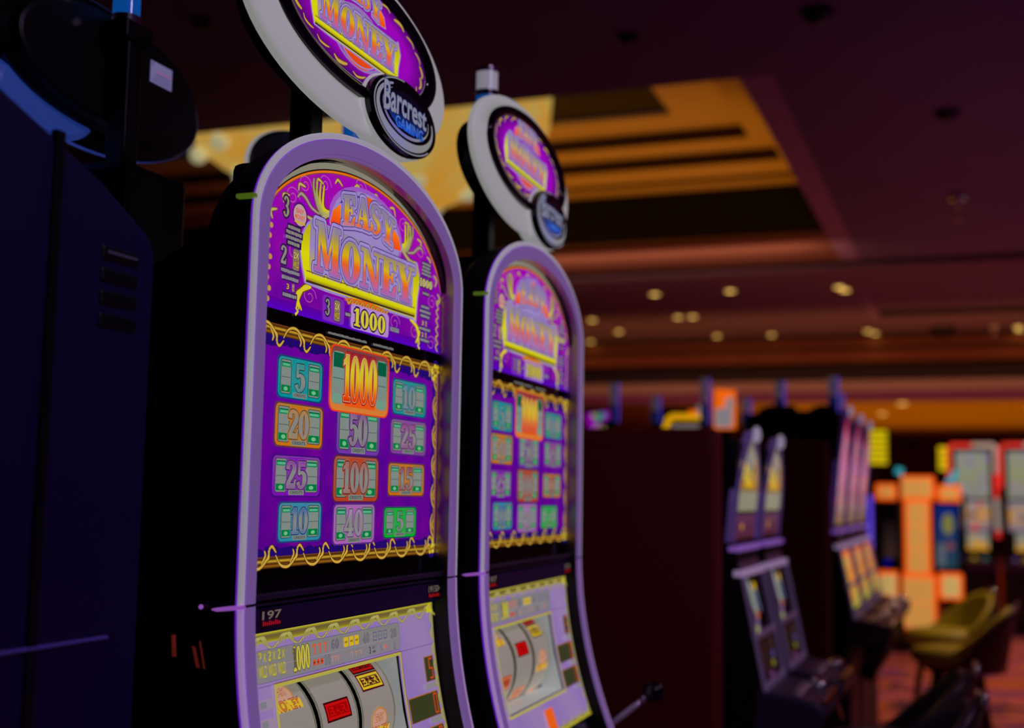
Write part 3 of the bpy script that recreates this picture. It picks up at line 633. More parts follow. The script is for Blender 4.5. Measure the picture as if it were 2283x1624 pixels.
def badge_point(x, y): return x, y
def topper(parent, face=True):
    cu, cz = .305, .648
    def E(rx, rz, d, du=0, dz=0, n=64): return [L(cu + du + rx * math.cos(2 * PI * k / n), d, cz + dz + rz * math.sin(2 * PI * k / n)) for k in range(n)]
    # lit ring round the sign
    k_ = dict(du=.002, dz=-.014)
    t = MB(); t.grid([E(.240, .092, -.032), E(.250, .100, -.030, **k_), E(.290, .117, -.034, **k_), E(.301, .1235, -.037, **k_), E(.3015, .1235, -.040, **k_), E(.3005, .123, -.047, **k_)], 0, True)
    ring = t.build('topper_ring', RINGL, parent, smooth=True)
    # bezel
    t = MB(); t.grid([E(.212, .0745, -.030), E(.216, .077, -.024), E(.238, .089, -.0225), E(.244, .0915, -.026), E(.244, .0915, -.036)], 0, True); t.build('topper_bezel', GLOSSBLACK, parent, smooth=True)
    t = MB(); e = E(.216, .077, -.0305); t.add(e, [tuple(range(64))]); e2 = E(.216, .077, -.036); t.add(e2, [tuple(range(64))[::-1]]); t.grid([e, e2], 0, True)
    sg = t.build('topper_sign', GLOSSBLACK, parent)
    a = Art(lambda x, y, o: L(x, -.030 + o, y))
    a.ellipse(cu, cz + .004, .2125, .0745, lambda x, y: mix((150, 4, 180), (60, 4, 90), max(0, math.hypot((x - cu) / .2125, (y - cz - .004) / .0745) * 3 - 2.1)), 64, 10)
    a.up(); a.ring(cu, cz + .004, .2125, .0745, .0015, (120, 124, 120), wy=.001)
    for k in range(22):
        t_ = 2 * PI * k / 22 + .1; x, z = cu + .197 * math.cos(t_), cz + .004 + .0665 * math.sin(t_); ex, ez = -math.sin(t_) * .019, math.cos(t_) * .0085
        scroll(a, [(x - ex, z - ez), (x - ex * .4 + .003 * math.cos(t_), z - ez * .4 + .003 * math.sin(t_)), (x + ex * .4, z + ez * .4), (x + ex * .9 - .005 * math.cos(t_), z + ez * .9 - .004 * math.sin(t_))], .0028 if k % 3 else .0048, (190, 156, 70))
    logo(a, .169, .6215, .745)
    if face: a.build('artwork', sg)
    # maker's badge
    bx, bz, bd = .418, .560, -.014
    def EB(rx, rz, d, du=0, dz=0, n=48): return [L(bx + du + rx * math.cos(2 * PI * k / n), d, bz + dz + rz * math.sin(2 * PI * k / n)) for k in range(n)]
    t = MB(); r = [EB(.108, .054, bd), EB(.112, .0565, bd - .004), EB(.112, .0565, bd - .012), EB(.116, .059, bd - .016), EB(.116, .059, bd - .04), EB(.10, .05, bd - .05)]
    t.grid([r[0], r[1], r[2]], 0, True); t.grid([r[2], r[3], r[4], r[5]], 1, True); t.add(r[0], [tuple(range(48))], 0); t.add(r[-1], [tuple(range(48))[::-1]], 1)
    bg = t.build('topper_badge', [GLOSSBLACK, RINGL], parent, smooth=False)
    a = Art(lambda x, y, o: L(bx + x, bd + .0003 + o, bz + y))
    a.ring(0, 0, .1065, .053, .0035, (124, 124, 140), 95, 320, wy=.002)
    # swooping rings open at the top right
    for rx, rz, w_, c, a0, a1, dx, dz in ((.094, .043, .012, (122, 122, 160), 120, 375, 0, .001), (.078, .034, .0045, (100, 100, 170), 130, 372, .001, .005)):
        n = 40; pts = []; ws = []
        for k in range(n + 1):
            t_ = math.radians(a0 + (a1 - a0) * k / n); pts.append((dx + rx * math.cos(t_), dz + rz * math.sin(t_))); ws.append(w_ * (.25 + .9 * math.sin(PI * k / n)))
        a.up(); a.stroke(pts, ws, lambda x, y, c=c: mix(c, CW, .5 + .5 * math.sin(x * 30 - .6)))
    a.up(); a.ellipse(.004, .007, .071, .029, lambda x, y: mix((4, 4, 20), (20, 70, 190), max(0, min(1, (-y + .006) / .028))), 32, 6)
    arc = lambda x, y: (x, y + .006 - .0 * x)
    a.text('GAMING', .012, -.0135, .017, .096, lambda x, y: mix((30, 90, 200), (110, 130, 190), max(0, min(1, (y + .02) * 40))), [(.0006, (6, 20, 80))])
    a.text('Barcrest', -.002, .0135, .040, .146, (128, 130, 146), [(.0016, (20, 20, 70)), (.0006, (90, 96, 150))], tr=lambda p, q: (p, q * (1.12 - 2.2 * (p + .07)) + .004 * math.cos(p * 20)))
    if face: a.build('artwork', bg)
    # collar joining badge and ring
    t = MB(); 
    rr = [[L(bx - .03 + (.100 + q) * math.cos(math.radians(t_)), -.034 - (.008 if q else 0), bz + .012 + (.056 + q * .5) * math.sin(math.radians(t_))) for t_ in range(60, 255, 8)] for q in (0, .010)]
    t.grid(rr, 0); cl = t.build('badge_collar', RINGL, parent); so = cl.modifiers.new('t', 'SOLIDIFY'); so.thickness = .004
    # rear shell with its label
    t = MB(); t.grid([E(.3000, .1225, -.047, **k_), E(.290, .118, -.052, **k_), E(.236, .095, -.054, **k_), E(.240, .097, -.070, **k_), E(.228, .091, -.084, **k_)], 0, True); t.grid([E(.228, .091, -.084, **k_), E(.222, .088, -.098, **k_), E(.215, .084, -.1005, **k_)], 0, True); t.add(E(.215, .084, -.1005, **k_), [tuple(range(64))]); t.build('topper_shell', BLACK, parent, smooth=False)

def candle(parent, u=.33, d=-.13, zb=.70, h=.17, r=.0235):
    z = zb + EYE; x, y = u - W / 2, -d
    t = MB(); t.lathe([(0, 0), (r * 1.02, 0), (r * 1.02, .012), (r * .96, .012)], (x, y, z)); cn = t.build('candle', CHROME, parent, smooth=False)
    for i, (a0, a1, mt) in enumerate(((.012, .100, prin('candle_blue', (.01, .06, .3), .15, emit=lin((6, 62, 128)))), (.112, .150, prin('candle_white', (.5, .5, .5), .2, emit=lin((118, 116, 124)))))):
        t = MB(); t.lathe([(r * .93, a0), (r * .93, a1)], (x, y, z)); t.build('lens', mt, cn, smooth=True)
    for a0, a1 in ((.100, .112), (.150, .160)):
        t = MB(); t.lathe([(r * .9, a0), (r * 1.05, a0), (r * 1.05, a0 + .002), (r * .98, (a0 + a1) / 2), (r * 1.05, a1 - .002), (r * 1.05, a1), (0, a1)], (x, y, z)); t.build('band', CHROME, cn)
    return cn

def body_profile(depth):      # (d, z) side outline of the cabinet, front at left
    return [(-.004, .30), (-.055, .318), (-.075, .30), (-depth, .20), (-depth, -1.45), (-.03, -1.45), (-.03, -.80), (.10, -.78), (.13, -.58)] + [(prof(z) - .006, z) for z in (-.5, -.42, -.34, -.26, -.18, -.13)]
def make_machine(label, depth=.28, lever=True):
    root = thing('slot_machine', (0, 0, 0), 0, label, 'slot machine', 'reel slot machines of the near bank')
    t = MB(); poly = body_profile(depth)
    for ua, ub in ((.004, .030), (W - .030, W - .004)): t.prism(poly, lambda d, z: L(ua, d, z), lambda d, z: L(ub, d, z))
    t.prism([(-.056, .30), (-.075, .30), (-depth, .20), (-depth, -1.45), (-.03, -1.45), (-.03, -.80), (.10, -.78), (.09, -.51), (-.03, -.505), (-.235, -.50), (-.235, -.17), (-.056, -.165)], lambda d, z: L(.030, d, z), lambda d, z: L(W - .030, d, z))
    arch = [(W / 2 - (W / 2 - .006) * math.cos(PI * k / 30), ZS - .03 + (ZR + .02) * math.sin(PI * k / 30)) for k in range(31)]
    t.prism(arch, lambda u, z: L(u, -.057, z), lambda u, z: L(u, -.072, z - .012))
    for q in (.006, .030):
        ar = [(W / 2 - (W / 2 - q) * math.cos(PI * k / 30), ZS - .03 + (ZR + .026 - q) * math.sin(PI * k / 30)) for k in range(31)]
        t.grid([[L(u, -.016, z) for u, z in ar], [L(u, -.058, z) for u, z in ar]])
    cab = t.build('cabinet', BLACK, root)
    # frame round the door
    t = MB(); sect = [(.0095, -.0025), (.010, 0), (.0285, 0), (.0300, -.0015), (.0325, -.0015), (.034, -.003)]
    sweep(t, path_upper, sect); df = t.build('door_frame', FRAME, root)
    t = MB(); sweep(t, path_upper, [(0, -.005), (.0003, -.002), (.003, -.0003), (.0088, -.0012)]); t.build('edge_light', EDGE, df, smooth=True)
    t = MB(); sweep(t, path_upper, [(.0012, -.0085), (.0002, -.0050)]); sweep(t, path_upper, [(.0087, -.0011), (.0097, -.0011)]); t.build('violet_fringe', VFRINGE, df)
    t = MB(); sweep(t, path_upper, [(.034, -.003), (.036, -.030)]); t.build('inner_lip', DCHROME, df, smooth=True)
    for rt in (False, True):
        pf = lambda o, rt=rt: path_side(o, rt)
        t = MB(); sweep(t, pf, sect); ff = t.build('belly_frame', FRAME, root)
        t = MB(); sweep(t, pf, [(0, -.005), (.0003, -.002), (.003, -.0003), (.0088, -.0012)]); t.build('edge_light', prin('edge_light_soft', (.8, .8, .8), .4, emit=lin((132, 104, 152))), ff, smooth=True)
        t = MB(); sweep(t, pf, [(.0012, -.0085), (.0002, -.0050)]); sweep(t, pf, [(.0087, -.0011), (.0097, -.0011)]); t.build('violet_fringe', VFRINGE, ff)
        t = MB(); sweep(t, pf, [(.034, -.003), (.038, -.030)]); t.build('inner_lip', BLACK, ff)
    top_glass(root); pay_glass(root)
    # shelf between the two doors
    t = MB(); t.box(.03 - W / 2, W / 2 - .03, .012, .03, -.1285 + EYE, -.121 + EYE); t.box(.03 - W / 2, W / 2 - .03, .018, .03, -.1365 + EYE, -.1305 + EYE); t.build('door_ledge', VIOLETBLACK, root, bevel=.002)
    t = MB(); t.box(.03 - W / 2, W / 2 - .03, .016, .03, -.165 + EYE, -.138 + EYE); lg = t.build('number_plate_bar', prin('violet_bar', (.018, .018, .12), .35), root)
    for x, s_, w_ in ((.092, '197', .05), (.566, '191504', .052)):
        a = Art(lambda q, y, o: L(q, -.0155 + o, y)); a.rect(x - w_ / 2, -.162, x + w_ / 2, -.139, (4, 2, 4)); a.text(s_, x, -.1465, .010, w_ * .86, (104, 92, 84)); 
        for k in range(9): a.up(); a.rect(x - w_ * .4 + k * w_ * .09, -.1585, x - w_ * .4 + k * w_ * .09 + .003, -.153 - .001 * (k % 3), (150, 14, 20))
        a.build('asset_tag', lg)
    lower_glass(root)
    # silver seam catch, drawn out and made to glow as a violet highlight
    t = MB(); t.tube([L(0.001, .004, SEAM), L(-.003, -.03, SEAM - .004), L(-.003, -.036, SEAM - .004)], [.0028, .0022, .0008], 8); t.ball(L(-.001, -.052, SEAM - .002), .0028, 8); t.build('catch_glint', prin('glint_violet', (.7, .5, .8), .25, .6, emit=lin((128, 70, 160))), root)
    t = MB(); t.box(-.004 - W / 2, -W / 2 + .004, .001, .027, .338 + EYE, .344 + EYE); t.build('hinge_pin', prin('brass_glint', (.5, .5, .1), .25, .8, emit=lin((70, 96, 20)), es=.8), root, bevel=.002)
    # button deck and base
    t = MB(); t.prism([(.02, -.50), (.085, -.505), (.19, -.56), (.20, -.60), (.10, -.66), (.02, -.68)], lambda d, z: L(.004, d, z), lambda d, z: L(W - .004, d, z)); dk = t.build('button_deck', VIOLETBLACK, root, bevel=.006)
    for k in range(5): t = MB(); c = L(.12 + k * .09, .14, -.531); t.box(c.x - .025, c.x + .025, c.y - .014, c.y + .014, c.z - .012, c.z + .008, 0); t.build('button', prin('button_cap', (.5, .5, .4), .3, emit=lin((110, 96, 60))), dk, bevel=.003)
    t = MB(); t.box(.012 - W / 2, W / 2 - .012, -.02, .02, EYE - 1.43, EYE - .80); t.build('base_door', VIOLETBLACK, root, bevel=.004)
    # mast, topper, candle
    t = MB(); cx, cy = L(.325, -.13, 0).x, .13; t.box(cx - .018, cx + .018, cy - .018, cy + .018, .22 + EYE, .70 + EYE); t.box(cx - .034, cx + .034, cy - .026, cy + .026, .67 + EYE, .70 + EYE); t.build('mast', BLACK, root, bevel=.003)
    t = MB(); t.box(-.07, .09, .10, .20, .26 + EYE, .46 + EYE); t.build('mast_housing', BLACK, root, bevel=.012)
    topper(root); candle(root)
    if lever:
        t = MB(); t.tube([L(W + .008, -.03, -.62), L(W + .03, .01, -.54), L(W + .04, .06, -.478), L(W + .042, .13, -.422)], [.011, .0085, .0065, .006], 12); lv = t.build('lever', prin('polished_steel', (.85, .80, .85), .25, .35), root, smooth=True)
        t = MB(); t.ball(L(W + .043, .148, -.408), .0235, 20); t.build('lever_knob', GLOSSBLACK, lv, smooth=True)
        t = MB(); q = L(W + .042, .135, -.418); t.tube([q, L(W + .0425, .131, -.4215)], .011, 14); t.build('lever_collar', CHROME, lv)
        t = MB(); t.tube([L(W - .004, -.03, -.62), L(W + .02, -.03, -.62)], .045, 20); t.build('lever_hub', DCHROME, lv)
    return root
def place(o, x, y, yaw, z=0): o.location = (x, y, z); o.rotation_euler = (0, 0, math.atan2(math.cos(yaw), math.sin(yaw)))
G1 = 'reel slot machines of the near bank'
m1 = make_machine('tall arched reel slot machine with bright purple glasses, nearest and fully readable')
c = OV + RV * (W / 2); place(m1, c.x, c.y, AY)
t = MB(); t.tube([L(.0035, -.0905, -.1655), L(.0035, -.088, -.190)], .0028, 6); t.build('side_reflection', prin('red_reflection', (.4, .03, .02), .5, emit=lin((76, 20, 12)), es=.8), m1)  # red reflection on the cabinet side, put in as a glowing strip
m2 = dup(m1); m2['label'] = 'second arched purple reel slot machine, slightly blurred, with round-knobbed chrome lever against the brown panel'
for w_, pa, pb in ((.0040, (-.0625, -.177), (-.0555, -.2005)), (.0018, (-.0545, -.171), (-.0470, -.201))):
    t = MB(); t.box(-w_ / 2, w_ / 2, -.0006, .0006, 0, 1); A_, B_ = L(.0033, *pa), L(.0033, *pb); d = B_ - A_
    t.v = [tuple(A_ + Vector((v[1], v[0], 0)) + d * v[2]) for v in t.v]; t.build('side_reflection', prin('red_reflection', (.5, .06, .03), .5, emit=lin((84, 24, 14)), es=.8), m1)  # slanted strips paint a red reflection onto the cabinet side
Y2 = .325; c = Vector((-.0421, 2.0708, 0)) + Vector((math.sin(Y2), math.cos(Y2), 0)) * W / 2; place(m2, c.x, c.y, Y2)
GB = 'slot machines of the row facing away'
for s, zs, lab in ((.395, 1.022, 'black slot machine facing away, with an oval topper back that carries a white label'),
               (1.17, 1.012, 'slot machine facing away, its blue candle and topper rim showing over the nearest machine')):
    b = dup(m1, None, ('lever', 'artwork', 'symbols', 'digits')); b['label'] = lab; b['group'] = GB
    c = P3(s, -.63, 0); b.location = (c.x, c.y, 0); b.scale = (1, 1, zs); b.rotation_euler = (0, 0, FRONT + PI)
    if s < 1:
        for c_ in kids(b):
            if c_.name.split('.')[0] in ('topper_ring', 'badge_collar', 'topper_badge'): c_.data = c_.data.copy(); c_.data.materials[-1] = prin('dim_blue_ring', (.1, .15, .4), .4, emit=lin((22, 42, 104)))
        a = Art(lambda x, y, o: L(x, -.1015 - o, y)); x0 = .225; x1 = .165; z0 = .645; z1 = .682
        a.rect(x1, z0, x0, z1, (104, 96, 140))
        a.up(); a.text('G', x0 - .006, z1 - .005, .006, .005, (40, 30, 110), tr=lambda p, q: (-p, q))
        for k in range(4): a.up(); a.rect(x1 + .004, z0 + .004 + k * .0055, x0 - .006 - k * .004, z0 + .006 + k * .0055, (70, 60, 110) if k < 3 else (140, 70, 110))
        a.build('rating_label', b)
# ---- the machine nearest the left edge, its back to the aisle
def back_machine():
    root = thing('slot_machine', P3(-.398, -.63, -EYE), FRONT + PI, 'dark blue machine back at the left edge of the photo, with four vent slots', 'slot machine', GB)
    t = MB(); D_ = .553
    top_ = [(0, .262), (.010, .278), (.09, .318), (.174, .349), (.24, .372), (.31, .385), (.38, .372), (.446, .349), (.53, .318), (.61, .278), (.62, .262)]
    ar = lambda dx: [(-W / 2 + dx, 0)] + [(-W / 2 + dx + q * (W - 2 * dx) / W, h - dx * .5 + EYE) for q, h in top_] + [(W / 2 - dx, 0)]
    t.prism(ar(0), lambda x, z: Vector((x, .02, z)), lambda x, z: Vector((x, D_, z)))
    t.build('cabinet', BLACK, root, bevel=.012)
    t = MB(); t.prism(ar(.006), lambda x, z: Vector((x, D_ - .002, z)), lambda x, z: Vector((x, D_ + .010, z))); bp = t.build('back_panel', prin('blue_steel', (.010, .003, .075), .5), root, bevel=.008)
    t = MB(); t.box(-.150, -.138, D_ + .006, D_ + .0135, .05, 1.80); t.build('panel_joint', BLACK, bp)
    for k in range(4):
        x = -.245; z = .247 - k * .0235 + EYE + .0
        t = MB(); t.box(x - .030, x + .030, D_ + .004, D_ + .0125, z - .012, z + .004); s_ = t.build('vent_slot', BLACK, bp, bevel=.003)
        if k == 0: t = MB(); t.box(x - .024, x + .024, D_ + .0123, D_ + .0142, z - .0045, z - .0015); t.build('slot_highlight', prin('highlight_steel', (.4, .5, .6), .3, .6), s_)  # pale bar stands in for a highlight on the top slot
    t = MB(); t.tube([Vector((-.252, D_ + .012, EYE - .152)), Vector((.31, D_ + .012, EYE - .152))], .0022, 8); t.build('trim_strip', prin('violet_strip', (.30, .22, .95), .3, .2), bp)
    return root
back_machine()

# ------------------------------------------------------------------ the room
def struct(o): o['kind'] = 'structure'; return o
def slab(name, mat, s0, s1, n0, n1, h0, h1):
    t = MB(); vs = [P3(s, n, h) for h in (h0, h1) for n in (n0, n1) for s in (s0, s1)]
    t.add(vs, [(0, 1, 3, 2), (4, 6, 7, 5), (0, 4, 5, 1), (2, 3, 7, 6), (0, 2, 6, 4), (1, 5, 7, 3)]); return struct(t.build(name, mat))
PLUM = prin('ceiling_paint', (.3, .27, .4), .85, noise=(.35, (.25, .22, .36), (.32, .26, .44)))
PLUM2 = prin('ceiling_paint_far', (.38, .25, .36), .85)
COVE = prin('cove_paint', (.80, .62, .34), .8)
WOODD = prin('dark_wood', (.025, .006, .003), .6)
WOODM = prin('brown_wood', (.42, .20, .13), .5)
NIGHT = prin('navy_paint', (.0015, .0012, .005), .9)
H = 2.2
tile = bpy.data.materials.new('patterned_carpet'); tile.use_nodes = True
nt = tile.node_tree; b = nt.nodes['Principled BSDF']; b.inputs['Roughness'].default_value = .95
tc = nt.nodes.new('ShaderNodeTexCoord'); mp = nt.nodes.new('ShaderNodeMapping'); mp.inputs['Rotation'].default_value = (0, 0, AY); mp.inputs['Scale'].default_value = (.55, 1.7, 1)
n1 = nt.nodes.new('ShaderNodeTexNoise'); n1.inputs['Scale'].default_value = .8; n1.inputs['Detail'].default_value = 4; n1.inputs['Distortion'].default_value = .8
rp = nt.nodes.new('ShaderNodeValToRGB'); rp.color_ramp.interpolation = 'EASE'; el = rp.color_ramp.elements
el[0].position = .30; el[0].color = (.05, .015, .14, 1); el[1].position = .72; el[1].color = (.80, .28, .02, 1)
for p, c in ((.40, (.28, .05, .20, 1)), (.45, (.72, .17, .015, 1)), (.50, (.16, .03, .20, 1)), (.55, (.62, .14, .015, 1)), (.59, (.05, .01, .05, 1)), (.65, (.46, .08, .14, 1))): e = el.new(p); e.color = c
nt.links.new(tc.outputs['Object'], mp.inputs['Vector']); nt.links.new(mp.outputs['Vector'], n1.inputs['Vector']); nt.links.new(n1.outputs['Fac'], rp.inputs['Fac']); nt.links.new(rp.outputs['Color'], b.inputs['Base Color'])
slab('floor', tile, -5, 38, -16, 9, -EYE - .1, -EYE)
# ceiling round the tray (tray opening: s 5.1-10.33, n -9.5 to -0.17)
TS0, TS1, TN0, TN1 = 5.08, 10.33, -9.5, -.17
slab('ceiling', PLUM, -5, TS0, -16, 9, H, H + .1); slab('ceiling', PLUM, TS0, TS1, TN1 + .0, 9, H, H + .1); slab('ceiling', PLUM, TS0, TS1, -16, TN0, H, H + .1)
slab('trim_1', NIGHT, TS1, TS1 + .38, -16, 9, H + .03, H + .1); slab('ceiling', PLUM2, TS1 + .38, 13.9, -16, 9, H, H + .1)
# stepped tray
slab('trim_2', prin('tray_lip_violet', (.60, .42, .62), .7), TS0, TS1, TN1 - .17, TN1 - .001, H + .001, H + .03)
slab('trim_3', WOODM, 9.14, TS1 - .001, TN0, TN1 - .171, H + .001, H + .03)
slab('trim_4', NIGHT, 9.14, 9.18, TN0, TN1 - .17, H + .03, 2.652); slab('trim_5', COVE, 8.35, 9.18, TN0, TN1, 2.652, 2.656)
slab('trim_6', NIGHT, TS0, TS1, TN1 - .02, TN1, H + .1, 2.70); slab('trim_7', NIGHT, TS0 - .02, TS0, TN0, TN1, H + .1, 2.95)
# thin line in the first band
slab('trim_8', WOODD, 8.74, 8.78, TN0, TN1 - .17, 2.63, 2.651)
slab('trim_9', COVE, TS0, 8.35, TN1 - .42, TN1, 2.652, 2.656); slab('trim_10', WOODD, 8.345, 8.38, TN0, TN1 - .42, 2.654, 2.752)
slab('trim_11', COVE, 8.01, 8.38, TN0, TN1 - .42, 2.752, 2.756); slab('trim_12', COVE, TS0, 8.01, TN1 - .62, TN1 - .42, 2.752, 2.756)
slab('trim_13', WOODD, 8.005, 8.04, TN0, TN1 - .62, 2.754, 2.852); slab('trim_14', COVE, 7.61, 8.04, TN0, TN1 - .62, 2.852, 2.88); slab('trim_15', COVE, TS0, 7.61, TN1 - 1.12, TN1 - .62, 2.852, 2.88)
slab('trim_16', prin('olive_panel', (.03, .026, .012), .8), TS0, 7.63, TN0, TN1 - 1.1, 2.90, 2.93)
o = lamp('tray_fill', 'AREA', P3(9.5, -2.75, 1.95), 8, (1, .46, .30), shape='RECTANGLE', size=4.6, size_y=.2); o.rotation_euler = (P3(9.85, -3.3, 2.2) - P3(9.5, -3.3, 1.95)).to_track_quat('-Z', 'Y').to_euler()  # unseen lamp added to brighten the brown trim under the tray
# second tray and the beams behind
slab('ceiling', PLUM2, 13.9, 15.6, -16, 9, H, H + .1)
slab('trim_17', NIGHT, 13.55, 13.9, -.25, 9, H - .015, H - .001)
slab('trim_18', prin('tray_lip_violet', (0, 0, 0)), 12.57, 13.9, -.34, -.25, H - .016, H - .001)
for i, (ha, hb, mt) in enumerate(((2.14, 2.2, WOODD), (2.05, 2.14, prin('beam_brown', (.36, .11, .06), .6)), (2.0, 2.05, WOODD), (1.84, 2.0, prin('beam_brown', (0, 0, 0))))):
    slab('trim_%d' % (19 + i), mt, 15.6 + i * .02, 15.8 + i * .02, -16, 9, ha, hb)
slab('trim_23', NIGHT, 15.7, 18.3, -16, 9, 1.84, 1.9)
slab('trim_24', prin('beam_pink', (.62, .44, .34), .6), 18.3, 18.5, -16, 9, 1.68, 1.9); slab('trim_25', prin('beam_purple', (.28, .06, .20), .6), 18.32, 18.5, -16, 9, 1.52, 1.68)
GOLDC = prin('gold_ceiling', (.8, .42, .06), .8)
slab('ceiling', GOLDC, 18.5, 38, -16, 9, 1.95, 2.05)
slab('wall_far', prin('far_wall', (.10, .012, .010), .8, noise=(.5, (.03, .004, .004), (.16, .03, .01))), 37.8, 38, -16, 9, -EYE, 2.0)
slab('wall_right', NIGHT, -5, 38, 9, 9.1, -EYE, 3); slab('wall_left', NIGHT, -5, 38, -16.1, -16, -EYE, 3); slab('wall_back', NIGHT, -5.1, -5, -16, 9, -EYE, 3)
o = lamp('far_cove_light', 'AREA', P3(26, 0, .8), 110, (1, .42, .01), shape='RECTANGLE', size=14, size_y=8); o.rotation_euler = (PI, 0, FRONT)
o = lamp('beam_wash', 'AREA', P3(13.6, -1, .9), 22, (1, .36, .10), shape='RECTANGLE', size=10, size_y=.4); o.rotation_euler = (P3(15.6, 0, 1.9) - P3(13.6, 0, .9)).to_track_quat('-Z', 'Y').to_euler()
o = lamp('beam_wash', 'AREA', P3(16.6, -1, 1.0), 26, (1, .36, .26), shape='RECTANGLE', size=10, size_y=.4); o.rotation_euler = (P3(18.3, 0, 1.7) - P3(16.6, 0, 1.0)).to_track_quat('-Z', 'Y').to_euler()

# ------------------------------------------------------------------ recessed ceiling lights
LENS = prin('warm_lens', (.8, .7, .4), .4, emit=lin((216, 180, 90)), es=4.5)
def downlight(s, n, h, r, label, group, es=None):
    o = thing('recessed_light', P3(s, n, h), FRONT, label, 'ceiling light', group)
    t = MB(); t.lathe([(r * 1.25, -.004), (r * 1.25, -.012), (r, -.014), (r, -.004)], n=20); t.build('trim_ring', WOODM, o)
    t = MB(); t.lathe([(r, -.006), (r * .5, -.012), (0, -.013)], n=20); t.build('lens', LENS, o, smooth=True)
G = 'recessed lights of the middle ceiling'
near = [((11.7, -2.44), 'recessed ceiling light, left of the nearest pair below the tray'), ((11.7, -1.62), 'recessed ceiling light, right of the nearest pair below the tray'),
        ((13.44, -2.58), 'recessed ceiling light, left half of the touching pair'), ((13.44, -2.40), 'recessed ceiling light, right half of the touching pair'),
        ((13.43, -3.67), 'recessed ceiling light just right of the second machine arch'), ((14.56, -3.64), 'dimmer ceiling light below and right of the one by the arch'),
        ((15.5, -4.32), 'lowest ceiling light beside the second machine frame'), ((15.31, -2.47), 'back row ceiling light, third from the right above the brown beam'),
        ((15.34, -1.74), 'back row ceiling light, under the corner pair'), ((11.75, -.50), 'upper light of the pair near the small tray'), ((11.95, -.46), 'lower light of the pair near the small tray'),
        ((15.25, -.49), 'upper light of the pair by the beam'), ((15.5, -.42), 'lower light of the pair by the beam'), ((15.3, 1.32), 'upper light of the pair at the right edge'), ((15.55, 1.34), 'lower light of the pair at the right edge')]
for (s, n), lab in near: downlight(s, n, H, .055, lab, G)
G = 'lights in the far gold ceiling'
for (s, n), lab in (((24.5, -.55), 'far light low in the gold ceiling near the bank'), ((27.5, -1.15), 'faint far light above the yellow striped sign'), ((23.2, 1.8), 'lower far light at the right edge'), ((26, 1.9), 'middle far light at the right edge'), ((31, 2.1), 'upper far light at the right edge')):
    downlight(s, n, 1.95, .12, lab, G)
def small_dome(s, n, h, r, lab, nm, cat):
    o = thing(nm, P3(s, n, h), 0, lab, cat); t = MB(); t.lathe([(r, 0), (r, -.015), (r * .8, -.03)], n=20); t.build('mount', BLACK, o)
    t = MB(); t.lathe([(r * .8, -.028), (r * .7, -r * .5), (r * .35, -r * .8), (0, -r * .86)], n=20); t.build('dome', GLOSSBLACK, o, smooth=True)
small_dome(4.29, .15, H, .075, 'dark round ceiling camera dome near the upper right corner', 'camera_dome', 'security camera')
small_dome(4.32, -.74, H, .05, 'small black ceiling dome above and left of the tray', 'camera_dome', 'security camera')
small_dome(3.51, -2.59, H, .05, 'small dark dome on the ceiling left of the big topper', 'camera_dome', 'security camera')
small_dome(5.99, .67, H, .07, 'black dome on the ceiling right of the tray', 'camera_dome', 'security camera')
small_dome(15.2, .43, H, .16, 'black dome under the small far tray', 'camera_dome', 'security camera')
def sprinkler(s, n, lab, k=1.0):
    o = thing('ceiling_sprinkler', P3(s, n, H), FRONT, lab, 'sprinkler')
    t = MB(); t.lathe([(.05 * k, -.001), (.045 * k, -.02), (.018 * k, -.022), (.014 * k, -.06 * k), (0, -.06 * k)], n=16); t.build('escutcheon', CHROME, o)
    t = MB()
    for q in (-1, 1): t.tube([(q * .01 * k, 0, -.05 * k), (q * .03 * k, 0, -.08 * k), (0, 0, -.11 * k)], .005 * k, 6); t.ball((q * .055 * k, 0, -.03 * k), .022 * k, 10)
    t.build('frame_arm', prin('pink_chrome', (.9, .6, .7), .2, .7), o); t = MB(); t.lathe([(0, -.11 * k), (.022 * k, -.112 * k), (.02 * k, -.12 * k), (0, -.12 * k)], n=12); t.build('deflector', CHROME, o)
sprinkler(8.1, .7, 'chrome sprinkler with two glints on the ceiling right of the tray', 1.4)
sprinkler(15.3, 1.04, 'small far sprinkler left of the light pair at the right edge', 1.6)

# ------------------------------------------------------------------ chandelier glowing in the tray
def chandelier():
    o = thing('chandelier', P3(6.2, -3.12, 2.75), FRONT, 'huge amber crystal chandelier glowing behind the slot machine topper', 'chandelier')
    glow = prin('amber_crystal', (.3, .2, .05), .4, emit=lin((176, 138, 52)), es=1, noise=(3.2, lin((186, 128, 34)), lin((172, 150, 78)), 'Emission Color'))
    t = MB(); rows = []; rnd = random.Random(5); N = 48
    for r, z in ((1.28, .0), (1.26, -.25), (1.15, -.42), (.9, -.58), (.62, -.72), (.4, -.80), (.0, -.84)):
        rows.append([(r * math.cos(2 * PI * k / N) * (1 + .012 * math.sin(9 * k)), r * math.sin(2 * PI * k / N) * (1 + .012 * math.sin(7 * k)), z + rnd.uniform(-.012, .012)) for k in range(N)])
    t.grid(rows, 0, True); t.build('crystal_bowl', glow, o, smooth=True)
    t = MB(); t.tube([(0, 0, 0), (0, 0, .16)], .06, 12); t.build('ceiling_stem', BLACK, o)
    bulb = prin('crystal_bulb', (.8, .8, .8), .3, emit=lin((150, 148, 112)))
    for k in range(30):
        a_ = 2.399 * k; r = 1.2 * math.sqrt((k + .5) / 30); z = -.865 + .44 * (r / 1.2) ** 1.6
        t = MB(); t.ball((r * math.cos(a_), r * math.sin(a_), z), .062, 10); t.build('bulb', bulb, o, smooth=True)
chandelier()

